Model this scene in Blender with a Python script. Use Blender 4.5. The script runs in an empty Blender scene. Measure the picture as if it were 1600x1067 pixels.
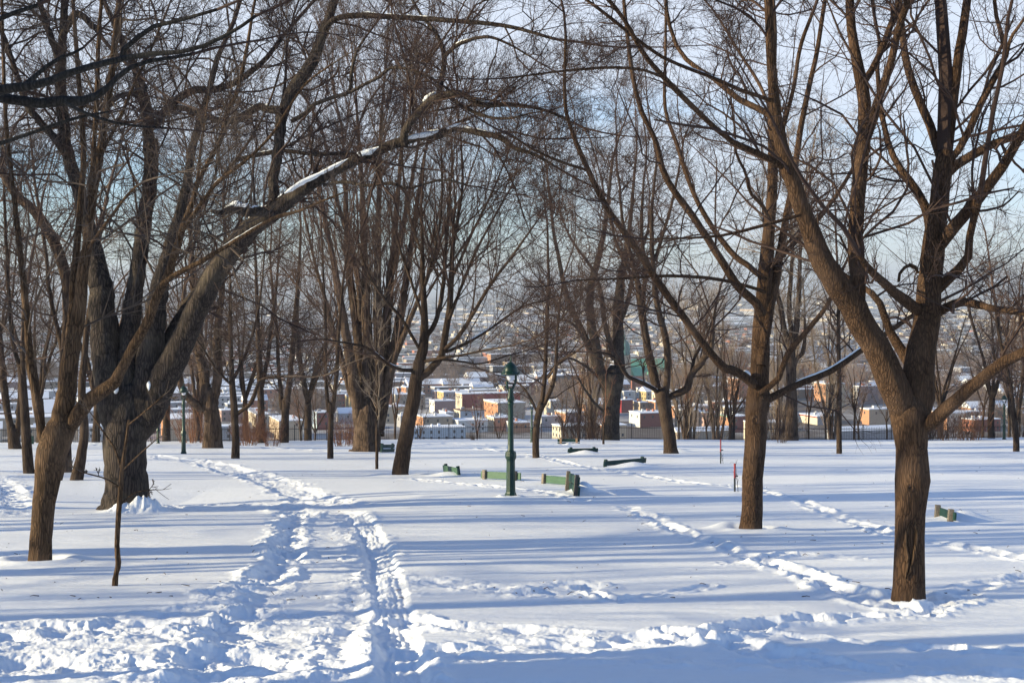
import bpy, math, random
import numpy as np
from mathutils import Vector
R_ = math.radians
sc = bpy.context.scene
col = sc.collection

# ------------------------------------------------------------------ camera
F, HZ, CX = 2222.0, 450.0, 800.0          # focal length in photo pixels, horizon row, centre column
cam = bpy.data.cameras.new("camera")
cam.lens = 50.0
cam.sensor_width = 36.0
cam.shift_y = -(533.5 - HZ) / 1600.0
cam.clip_start = 0.1
cam.clip_end = 90000
camo = bpy.data.objects.new("camera", cam)
camo.rotation_euler = (R_(90), 0, 0)
col.objects.link(camo)
sc.camera = camo

# ------------------------------------------------------------------ light
SUN_EL, SUN_BACK = R_(14.5), R_(12)
to_sun = Vector((-math.cos(SUN_BACK) * math.cos(SUN_EL), -math.sin(SUN_BACK) * math.cos(SUN_EL), math.sin(SUN_EL)))
sl = bpy.data.lights.new("sun", 'SUN')
sl.energy = 5.0
sl.angle = R_(0.53)
sl.color = (1.0, 0.87, 0.57)
so = bpy.data.objects.new("sun", sl)
so.rotation_euler = to_sun.to_track_quat('Z', 'Y').to_euler()
col.objects.link(so)

w = bpy.data.worlds.new("World")
sc.world = w
w.use_nodes = True
nt = w.node_tree
for n in list(nt.nodes): nt.nodes.remove(n)
sky = nt.nodes.new('ShaderNodeTexSky')
sky.sky_type = 'NISHITA'
sky.sun_disc = False
sky.sun_elevation = SUN_EL
sky.sun_rotation = math.atan2(to_sun.x, to_sun.y) % (2 * math.pi)
sky.air_density = 1.0
sky.dust_density = 0.0
sky.ozone_density = 4.0
tc = nt.nodes.new('ShaderNodeTexCoord')
mp = nt.nodes.new('ShaderNodeMapping')
mp.inputs['Scale'].default_value = (1.3, 1.3, 4.5)
mp.inputs['Location'].default_value = (0.35, 0.1, 0.0)
cn = nt.nodes.new('ShaderNodeTexNoise')
cn.inputs['Scale'].default_value = 2.3
cn.inputs['Detail'].default_value = 7
cn.inputs['Roughness'].default_value = 0.52
sep = nt.nodes.new('ShaderNodeSeparateXYZ')
elev = nt.nodes.new('ShaderNodeMapRange')        # the thin cloud sheet is denser higher up
elev.inputs['From Min'].default_value = 0.02
elev.inputs['From Max'].default_value = 0.22
elev.inputs['To Min'].default_value = -0.10
elev.inputs['To Max'].default_value = 0.40
addn = nt.nodes.new('ShaderNodeMath'); addn.operation = 'ADD'
ramp = nt.nodes.new('ShaderNodeMapRange')
ramp.interpolation_type = 'SMOOTHSTEP'
ramp.inputs['From Min'].default_value = 0.40
ramp.inputs['From Max'].default_value = 0.68
ramp.inputs['To Max'].default_value = 0.85
mix = nt.nodes.new('ShaderNodeMix'); mix.data_type = 'RGBA'
mix.inputs['B'].default_value = (4.2, 4.5, 5.1, 1)
bg = nt.nodes.new('ShaderNodeBackground')
bg.inputs['Strength'].default_value = 0.112
wo = nt.nodes.new('ShaderNodeOutputWorld')
L = nt.links.new
L(tc.outputs['Generated'], mp.inputs['Vector']); L(mp.outputs[0], cn.inputs['Vector'])
L(tc.outputs['Generated'], sep.inputs[0]); L(sep.outputs['Z'], elev.inputs['Value'])
fade = nt.nodes.new('ShaderNodeMapRange')        # clear blue overhead and behind
fade.inputs['From Min'].default_value = 0.20; fade.inputs['From Max'].default_value = 0.62
fade.inputs['To Min'].default_value = 0.0; fade.inputs['To Max'].default_value = -0.55
L(sep.outputs['Z'], fade.inputs['Value'])
fy = nt.nodes.new('ShaderNodeMapRange')
fy.inputs['From Min'].default_value = -0.3; fy.inputs['From Max'].default_value = 0.6
fy.inputs['To Min'].default_value = -0.25; fy.inputs['To Max'].default_value = 0.0
L(sep.outputs['Y'], fy.inputs['Value'])
ad2 = nt.nodes.new('ShaderNodeMath'); ad3 = nt.nodes.new('ShaderNodeMath')
L(fade.outputs[0], ad2.inputs[0]); L(fy.outputs[0], ad2.inputs[1])
L(ad2.outputs[0], ad3.inputs[0]); L(elev.outputs[0], ad3.inputs[1])
L(cn.outputs['Fac'], addn.inputs[0]); L(ad3.outputs[0], addn.inputs[1])
L(addn.outputs[0], ramp.inputs['Value']); L(ramp.outputs[0], mix.inputs['Factor'])
tint = nt.nodes.new('ShaderNodeMix'); tint.data_type = 'RGBA'; tint.blend_type = 'MULTIPLY'; tint.inputs['Factor'].default_value = 1.0
tint.inputs['B'].default_value = (0.94, 1.02, 1.16, 1)
L(sky.outputs[0], tint.inputs['A']); L(tint.outputs['Result'], mix.inputs['A']); L(mix.outputs['Result'], bg.inputs['Color'])
L(bg.outputs[0], wo.inputs['Surface'])

vs = sc.view_settings
vs.view_transform = 'Standard'; vs.look = 'None'; vs.gamma = 1.0; vs.use_curve_mapping = False
vs.exposure = 0.90
sc.cycles.max_bounces = 5
sc.cycles.diffuse_bounces = 2
sc.cycles.glossy_bounces = 2
sc.cycles.volume_bounces = 0
sc.cycles.transparent_max_bounces = 8
sc.cycles.use_adaptive_sampling = True
sc.cycles.adaptive_threshold = 0.02

# ------------------------------------------------------------------ small maths
def hash2(ix, iy, seed=0):
    n = (ix.astype(np.int64) * 374761393 + iy.astype(np.int64) * 668265263 + seed * 1274126177) & 0xffffffff
    n = ((n ^ (n >> 13)) * 1274126177) & 0xffffffff
    n = (n ^ (n >> 16)) & 0xffffffff
    return n / 4294967295.0
def vnoise(x, y, seed=0):
    ix, iy = np.floor(x), np.floor(y)
    fx, fy = x - ix, y - iy
    fx = fx * fx * fx * (fx * (fx * 6 - 15) + 10); fy = fy * fy * fy * (fy * (fy * 6 - 15) + 10)
    a = hash2(ix, iy, seed); b = hash2(ix + 1, iy, seed)
    c = hash2(ix, iy + 1, seed); d = hash2(ix + 1, iy + 1, seed)
    return (a + (b - a) * fx) * (1 - fy) + (c + (d - c) * fx) * fy
def fbm(x, y, seed=0, o=4):
    s, a, t = 0, 1.0, 0
    for k in range(o):
        s = s + a * (vnoise(x * 2 ** k + 17.3 * k, y * 2 ** k - 9.1 * k, seed + k) * 2 - 1); t += a; a *= 0.5
    return s / t
def worley(x, y, seed=0):
    ix, iy = np.floor(x), np.floor(y)
    best = np.full(x.shape, 9.0); bid = np.zeros(x.shape)
    for dx in (-1, 0, 1):
        for dy in (-1, 0, 1):
            cx, cy = ix + dx, iy + dy
            px = cx + hash2(cx, cy, seed + 5); py = cy + hash2(cx, cy, seed + 9)
            dd = (x - px) ** 2 + (y - py) ** 2
            m = dd < best
            best = np.where(m, dd, best); bid = np.where(m, hash2(cx, cy, seed + 13), bid)
    return np.sqrt(best), bid
def seg_dist(x, y, pts):
    """distance to a polyline, side sign, and arc length along it"""
    best = np.full(x.shape, 1e9); side = np.zeros(x.shape); arc = np.zeros(x.shape); s0 = 0
    for (ax, ay), (bx, by) in zip(pts[:-1], pts[1:]):
        vx, vy = bx - ax, by - ay; l2 = vx * vx + vy * vy + 1e-9; l = math.sqrt(l2)
        t = np.clip(((x - ax) * vx + (y - ay) * vy) / l2, 0, 1)
        qx, qy = x - ax - t * vx, y - ay - t * vy
        dd = np.sqrt(qx * qx + qy * qy); m = dd < best
        best = np.where(m, dd, best)
        side = np.where(m, np.sign(vx * qy - vy * qx), side)
        arc = np.where(m, s0 + t * l, arc); s0 += l
    return best, side, arc
def catmull(P, n):
    P = np.asarray(P, float)
    if len(P) < 3:
        t = np.linspace(0, 1, n)[:, None]; return P[0] * (1 - t) + P[-1] * t
    Q = np.vstack([2 * P[0] - P[1], P, 2 * P[-1] - P[-2]])
    t = np.linspace(0, len(P) - 1 - 1e-6, n); i = np.floor(t).astype(int); f = (t - i)[:, None]
    p0, p1, p2, p3 = Q[i], Q[i + 1], Q[i + 2], Q[i + 3]
    return 0.5 * (2 * p1 + (p2 - p0) * f + (2 * p0 - 5 * p1 + 4 * p2 - p3) * f * f + (3 * p1 - p0 - 3 * p2 + p3) * f ** 3)
def unit(v): return v / (np.linalg.norm(v, axis=-1, keepdims=True) + 1e-9)

# ------------------------------------------------------------------ the park slope
SL0, SL = 2.4, 0.085
def gd(py): return SL0 * F / (py - HZ - SL * F)             # depth at which the slope shows at photo row py
def g2w(px, py):
    d = gd(py); return ((px - CX) / F * d, d)
def at(px, py, d): return np.array([(px - CX) / F * d, d, (HZ - py) / F * d])
def edge_d(x): return 111.0 + 0.16 * np.clip(x, -60, 60)

# ------------------------------------------------------------------ objects and materials
def tag(o, label=None, cat=None, group=None, kind=None):
    if label: o['label'] = label
    if cat: o['category'] = cat
    if group: o['group'] = group
    if kind: o['kind'] = kind
    return o
def empty(name, loc, rz=0.0):
    o = bpy.data.objects.new(name, None); o.empty_display_size = 0.3
    o.location = loc; o.rotation_euler = (0, 0, rz); col.objects.link(o); return o
def raw_mesh(name, V, faces, mats=None, midx=None, smooth=False):
    """faces: list of (n,k) int arrays"""
    me = bpy.data.meshes.new(name)
    V = np.ascontiguousarray(V, dtype=np.float32)
    me.vertices.add(len(V)); me.vertices.foreach_set('co', V.ravel())
    tot = sum(f.size for f in faces); npoly = sum(len(f) for f in faces)
    me.loops.add(tot); me.polygons.add(npoly)
    me.loops.foreach_set('vertex_index', np.concatenate([f.ravel() for f in faces]).astype(np.int32))
    ls, s = [], 0
    for f in faces:
        ls.append(s + np.arange(len(f)) * f.shape[1]); s += f.size
    me.polygons.foreach_set('loop_start', np.concatenate(ls).astype(np.int32))
    if midx is not None: me.polygons.foreach_set('material_index', np.asarray(midx, dtype=np.int32))
    me.polygons.foreach_set('use_smooth', np.full(npoly, bool(smooth)))
    for m in (mats or []): me.materials.append(m)
    me.update(calc_edges=True)
    return me
def link(name, me, parent=None, loc=None):
    o = bpy.data.objects.new(name, me); col.objects.link(o)
    if parent: o.parent = parent
    if loc is not None: o.location = loc
    return o

class MB:
    """collects boxes, tubes and lathes as one mesh"""
    def __init__(s): s.V, s.F4, s.Fn, s.mi, s.n = [], [], [], [], 0; s.faces = []; s.cur = 0
    def add(s, V, faces):
        for f in faces: s.faces.append(tuple(i + s.n for i in f)); s.mi.append(s.cur)
        s.V.append(np.asarray(V, float)); s.n += len(V)
    def box(s, c, size, rz=0.0, top=1.0, rx=0.0):
        x, y, z = [v / 2 for v in size]
        V = np.array([[-x, -y, -z], [x, -y, -z], [x, y, -z], [-x, y, -z], [-x * top, -y * top, z], [x * top, -y * top, z], [x * top, y * top, z], [-x * top, y * top, z]])
        if rx:
            c_, s_ = math.cos(rx), math.sin(rx); V = V @ np.array([[1, 0, 0], [0, c_, s_], [0, -s_, c_]])
        c_, s_ = math.cos(rz), math.sin(rz); V = V @ np.array([[c_, s_, 0], [-s_, c_, 0], [0, 0, 1]]) + np.asarray(c)
        s.add(V, [(0, 3, 2, 1), (4, 5, 6, 7), (0, 1, 5, 4), (1, 2, 6, 5), (2, 3, 7, 6), (3, 0, 4, 7)])
    def lathe(s, prof, k=16, c=(0, 0, 0), square=0.0):
        V = []
        for r, z in prof:
            for j in range(k):
                a = 2 * math.pi * (j + 0.5) / k
                V.append((c[0] + r * math.cos(a), c[1] + r * math.sin(a), c[2] + z))
        fs = []
        for i in range(len(prof) - 1):
            for j in range(k):
                a, b = i * k + j, i * k + (j + 1) % k
                fs.append((a, b, b + k, a + k))
        fs.append(tuple(range(k - 1, -1, -1))); fs.append(tuple((len(prof) - 1) * k + j for j in range(k)))
        s.add(V, fs)
    def tube(s, pts, rad, k=8):
        pts = np.asarray(pts, float); M = len(pts)
        rad = np.broadcast_to(np.asarray(rad, float), (M,))
        V, Fq = tube_arrays(pts[None], rad[None], k)
        s.add(V, [tuple(q) for q in Fq] + [tuple(range(k - 1, -1, -1)), tuple((M - 1) * k + j for j in range(k))])
    def build(s, name, mats, parent=None, smooth=False, loc=None, rz=None, bevel=0):
        me = bpy.data.meshes.new(name)
        me.from_pydata(np.vstack(s.V).tolist(), [], s.faces)
        for m in (mats if isinstance(mats, (list, tuple)) else [mats]): me.materials.append(m)
        me.polygons.foreach_set('material_index', s.mi)
        if smooth: me.polygons.foreach_set('use_smooth', [True] * len(s.faces))
        me.update()
        o = link(name, me, parent, loc)
        if rz is not None: o.rotation_euler = (0, 0, rz)
        if bevel:
            b = o.modifiers.new('bevel', 'BEVEL'); b.width = bevel; b.segments = 2; b.limit_method = 'ANGLE'
        return o

def tube_arrays(P, R, k, lump=0.0, seed=0, lobes=None):
    """P (N,M,3), R (N,M) -> verts, quads"""
    N, M, _ = P.shape
    T = np.empty_like(P)
    T[:, 1:-1] = P[:, 2:] - P[:, :-2]; T[:, 0] = P[:, 1] - P[:, 0]; T[:, -1] = P[:, -1] - P[:, -2]
    T = unit(T)
    A = unit(P[:, -1] - P[:, 0])
    ref = np.where(np.abs(A[:, 2:3]) > 0.8, np.array([[0.0, -1.0, 0.15]]), np.array([[0.05, 0.1, 1.0]]))[:, None, :]
    U = unit(ref - (ref * T).sum(-1, keepdims=True) * T)
    W = np.cross(T, U)
    th = np.arange(k) * 2 * np.pi / k
    rr = np.broadcast_to(R[:, :, None], (N, M, k)).copy()
    if lump:
        s = np.cumsum(np.r_[0, np.linalg.norm(np.diff(P[0], axis=0), axis=1)])
        S, TH = np.meshgrid(s, th, indexing='ij')
        # rounded swellings and furrows, seamless round the trunk
        g = fbm(np.cos(TH) * 1.6 + 9 + S * 0.0, np.sin(TH) * 1.6 + S * 0.9, seed, 4)
        g2 = np.sin(TH * 5 + 2.2 * fbm(S * 1.3 + 3, TH * 0, seed + 3, 2) * 3) * 0.35
        rr = rr * (1 + lump * (g * 1.6 + g2))[None]
        if lobes is not None:      # root flare
            n, amp, ln = lobes
            e = np.exp(-S / ln)
            rr = rr * (1 + amp * e * (0.5 + 0.5 * np.cos(TH * n + seed)) ** 1.5)[None]
    V = P[:, :, None, :] + rr[..., None] * (np.cos(th)[:, None] * U[:, :, None, :] + np.sin(th)[:, None] * W[:, :, None, :])
    base = (np.arange(N) * M * k)[:, None, None]
    i = (np.arange(M - 1) * k)[None, :, None]; j = np.arange(k)[None, None, :]; j2 = (j + 1) % k
    Q = np.stack([base + i + j, base + i + j2, base + i + k + j2, base + i + k + j], -1).reshape(-1, 4)
    return V.reshape(-1, 3), Q

# materials
def mat(name, colr, rough=0.7, spec=0.3, build=None, metal=0.0):
    m = bpy.data.materials.new(name); m.use_nodes = True
    b = m.node_tree.nodes['Principled BSDF']
    b.inputs['Base Color'].default_value = (*colr, 1); b.inputs['Roughness'].default_value = rough
    b.inputs['Specular IOR Level'].default_value = spec; b.inputs['Metallic'].default_value = metal
    if build: build(m.node_tree, b)
    return m
def noise_col(nt, b, c1, c2, scale, stretch=(1, 1, 1), detail=6, bump=0.0, bdist=0.02, lo=0.35, hi=0.65, bscale=None, rgh=0.6):
    N = nt.nodes; L = nt.links.new
    t = N.new('ShaderNodeTexCoord'); m = N.new('ShaderNodeMapping'); m.inputs['Scale'].default_value = stretch
    n = N.new('ShaderNodeTexNoise'); n.inputs['Scale'].default_value = scale; n.inputs['Detail'].default_value = detail; n.inputs['Roughness'].default_value = rgh
    r = N.new('ShaderNodeMapRange'); r.inputs['From Min'].default_value = lo; r.inputs['From Max'].default_value = hi
    x = N.new('ShaderNodeMix'); x.data_type = 'RGBA'
    x.inputs['A'].default_value = (*c1, 1); x.inputs['B'].default_value = (*c2, 1)
    L(t.outputs['Object'], m.inputs['Vector']); L(m.outputs[0], n.inputs['Vector']); L(n.outputs['Fac'], r.inputs['Value'])
    L(r.outputs[0], x.inputs['Factor']); L(x.outputs['Result'], b.inputs['Base Color'])
    if bump:
        src = n
        if bscale:
            src = N.new('ShaderNodeTexNoise'); src.inputs['Scale'].default_value = bscale; src.inputs['Detail'].default_value = 8
            src.inputs['Roughness'].default_value = 0.65
            L(m.outputs[0], src.inputs['Vector'])
        bp = N.new('ShaderNodeBump'); bp.inputs['Strength'].default_value = bump; bp.inputs['Distance'].default_value = bdist
        L(src.outputs['Fac'], bp.inputs['Height']); L(bp.outputs[0], b.inputs['Normal'])
    return x
def bark(name, c1, c2, furrow=0.02, scale=9.0, spots=None, moss=None):
    def f(nt, b):
        N = nt.nodes; L = nt.links.new
        t = N.new('ShaderNodeTexCoord')
        m = N.new('ShaderNodeMapping'); m.inputs['Scale'].default_value = (1, 1, 0.11)
        nz = N.new('ShaderNodeTexNoise'); nz.inputs['Scale'].default_value = 2.3; nz.inputs['Detail'].default_value = 3
        ad = N.new('ShaderNodeMix'); ad.data_type = 'RGBA'; ad.blend_type = 'ADD'; ad.inputs['Factor'].default_value = 0.12
        n = N.new('ShaderNodeTexNoise'); n.inputs['Scale'].default_value = scale * 1.6; n.inputs['Detail'].default_value = 9; n.inputs['Roughness'].default_value = 0.68
        v = N.new('ShaderNodeTexVoronoi'); v.feature = 'DISTANCE_TO_EDGE'; v.inputs['Scale'].default_value = scale * 1.5
        L(t.outputs['Object'], m.inputs['Vector']); L(t.outputs['Object'], nz.inputs['Vector'])
        L(m.outputs[0], ad.inputs['A']); L(nz.outputs['Color'], ad.inputs['B'])
        L(ad.outputs['Result'], n.inputs['Vector']); L(ad.outputs['Result'], v.inputs['Vector'])
        vr = N.new('ShaderNodeMapRange'); vr.inputs['From Max'].default_value = 0.22; vr.inputs['To Min'].default_value = 0.42
        L(v.outputs['Distance'], vr.inputs['Value'])
        mu = N.new('ShaderNodeMath'); mu.operation = 'MULTIPLY'
        L(vr.outputs[0], mu.inputs[0]); L(n.outputs['Fac'], mu.inputs[1])
        r = N.new('ShaderNodeMapRange'); r.inputs['From Min'].default_value = 0.20; r.inputs['From Max'].default_value = 0.64
        L(mu.outputs[0], r.inputs['Value'])
        x = N.new('ShaderNodeMix'); x.data_type = 'RGBA'
        x.inputs['A'].default_value = (*c1, 1); x.inputs['B'].default_value = (*c2, 1)
        L(r.outputs[0], x.inputs['Factor'])
        # broad tone variation and lichen
        bn = N.new('ShaderNodeTexNoise'); bn.inputs['Scale'].default_value = 1.4; bn.inputs['Detail'].default_value = 5
        L(t.outputs['Object'], bn.inputs['Vector'])
        br = N.new('ShaderNodeMapRange'); br.inputs['From Min'].default_value = 0.48; br.inputs['From Max'].default_value = 0.72; br.inputs['To Max'].default_value = 0.55
        L(bn.outputs['Fac'], br.inputs['Value'])
        x2 = N.new('ShaderNodeMix'); x2.data_type = 'RGBA'
        mo = moss or tuple(min(1, a * 1.15 + 0.02) for a in c2)
        x2.inputs['B'].default_value = (*mo, 1)
        L(br.outputs[0], x2.inputs['Factor']); L(x.outputs['Result'], x2.inputs['A'])
        L(x2.outputs['Result'], b.inputs['Base Color'])
        bp = N.new('ShaderNodeBump'); bp.inputs['Strength'].default_value = 0.9; bp.inputs['Distance'].default_value = furrow
        L(mu.outputs[0], bp.inputs['Height']); L(bp.outputs[0], b.inputs['Normal'])
    return mat(name, c2, 0.9, 0.15, f)
MT = {}
MT['bark_maple'] = bark('bark_maple', (0.028, 0.016, 0.010), (0.130, 0.074, 0.043), 0.030, 24)
MT['bark_old'] = bark('bark_old', (0.015, 0.012, 0.011), (0.088, 0.066, 0.054), 0.035, 11, moss=(0.12, 0.095, 0.07))
MT['bark_left'] = bark('bark_left', (0.028, 0.017, 0.010), (0.150, 0.090, 0.052), 0.034, 18)
MT['bark_poplar'] = bark('bark_poplar', (0.026, 0.017, 0.013), (0.120, 0.078, 0.053), 0.05, 5)
MT['bark_far'] = bark('bark_far', (0.024, 0.016, 0.012), (0.080, 0.052, 0.036), 0.02, 10)
MT['bark_shade'] = bark('bark_shade', (0.014, 0.013, 0.013), (0.045, 0.040, 0.036), 0.012, 22)  # darker bark with the shade on these branches put into its colour
MT['twig_dark'] = mat('twig_dark', (0.050, 0.030, 0.024), 0.75, 0.2)
MT['twig_brown'] = mat('twig_brown', (0.088, 0.055, 0.042), 0.75, 0.2)
MT['twig_grey'] = mat('twig_grey', (0.082, 0.060, 0.048), 0.75, 0.2)
MT['twig_pale'] = mat('twig_pale', (0.22, 0.165, 0.12), 0.75, 0.2)
MT['twig_red'] = mat('twig_red', (0.20, 0.095, 0.055), 0.75, 0.2)
MT['leaf'] = mat('dead_leaf', (0.42, 0.13, 0.04), 0.8, 0.2)
def snowf(nt, b):
    N = nt.nodes; L = nt.links.new
    t = N.new('ShaderNodeTexCoord')
    n = N.new('ShaderNodeTexNoise'); n.inputs['Scale'].default_value = 9; n.inputs['Detail'].default_value = 10; n.inputs['Roughness'].default_value = 0.62
    L(t.outputs['Object'], n.inputs['Vector'])
    bp = N.new('ShaderNodeBump'); bp.inputs['Strength'].default_value = 0.35; bp.inputs['Distance'].default_value = 0.03
    L(n.outputs['Fac'], bp.inputs['Height']); L(bp.outputs[0], b.inputs['Normal'])
MT['snow'] = mat('snow', (0.90, 0.905, 0.91), 0.55, 0.25, snowf)
MT['snow_roof'] = mat('snow_roof', (0.86, 0.87, 0.90), 0.6, 0.25)
HAZE = True

# ================================================================== snow field
TRACKS = {  # photo-pixel polylines on the ground
 'path': [(400, 1075), (430, 1020), (470, 960), (500, 900), (506, 850), (500, 815), (497, 798)],
 'far': [(530, 785), (500, 774), (455, 760), (400, 745), (345, 731), (290, 722), (240, 714)],
 'sled': [(625, 1075), (622, 1020), (615, 960), (606, 910), (592, 860), (574, 825), (556, 800)],
}
FOOT = [  # (points, half width, depth, lumpiness)
 ([(980, 792), (1010, 805), (1060, 830), (1150, 862), (1240, 895), (1330, 930), (1400, 950), (1450, 956), (1490, 942), (1530, 918), (1610, 903)], 0.26, 0.17, 1.0),
 ([(1190, 768), (1260, 785), (1330, 815), (1400, 838), (1500, 855), (1610, 874)], 0.22, 0.15, 0.9),
 ([(640, 748), (690, 752), (760, 758), (830, 765), (900, 780), (935, 786)], 0.24, 0.14, 0.9),
 ([(750, 700), (830, 714), (900, 728), (1000, 742), (1100, 757), (1180, 765)], 0.28, 0.13, 0.9),
 ([(650, 906), (720, 915), (780, 922), (840, 930), (900, 915)], 0.34, 0.12, 1.1),
 ([(900, 915), (960, 940), (1040, 925), (1110, 915)], 0.12, 0.07, 0.6),
 ([(640, 968), (700, 980), (780, 985), (870, 990), (950, 1000), (1040, 1006), (1130, 992), (1200, 976), (1300, 968), (1440, 962)], 0.26, 0.17, 1.1),
 ([(640, 1022), (720, 1018), (800, 1010), (900, 1016), (1000, 1000)], 0.30, 0.18, 1.2),
 ([(1040, 990), (1130, 1006), (1210, 1024), (1300, 1040), (1390, 1052), (1480, 1050), (1610, 1064)], 0.26, 0.2, 1.2),
 ([(1130, 985), (1250, 996), (1380, 1010), (1610, 1022)], 0.16, 0.12, 0.8),
 ([(-10, 748), (15, 762), (28, 785), (42, 800)], 0.4, 0.14, 0.9),
 ([(235, 796), (300, 780), (380, 775), (440, 790), (480, 800)], 0.5, 0.08, 1.2),
 ([(120, 690), (220, 700), (300, 694), (420, 700), (520, 708)], 0.5, 0.08, 1.0),
 ([(620, 700), (700, 694), (800, 700), (880, 696)], 0.4, 0.08, 0.8),
 ([(1140, 880), (1230, 866), (1330, 872)], 0.2, 0.08, 0.8),
 ([(340, 930), (400, 905), (450, 870), (450, 820), (478, 800)], 0.30, 0.12, 1.3),
 ([(-10, 1000), (60, 985), (150, 990), (250, 968), (340, 950), (430, 960)], 0.42, 0.13, 0.9),
 ([(-10, 1045), (100, 1030), (200, 1040), (320, 1020), (420, 1030)], 0.5, 0.13, 0.9),
]
# mounds: photo px, radius x, radius y, height
MOUNDS = [(212, 797, 0.60, 0.35, 0.30), (232, 797, 0.35, 0.3, 0.16), (190, 799, 0.3, 0.3, .12), (1150, 826, 0.40, 0.3, 0.16),
          (915, 713, 0.75, 0.6, 0.20), (990, 731, 0.9, 0.6, 0.24), (898, 696, 0.8, 0.5, 0.10), (700, 744, 0.7, 0.4, 0.16),
          (912, 769, 0.35, 0.5, 0.30), (1508, 812, 0.5, 0.6, 0.20), (1470, 822, 0.9, 0.3, 0.10), (1062, 709, 0.8, 0.5, 0.22)]

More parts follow.
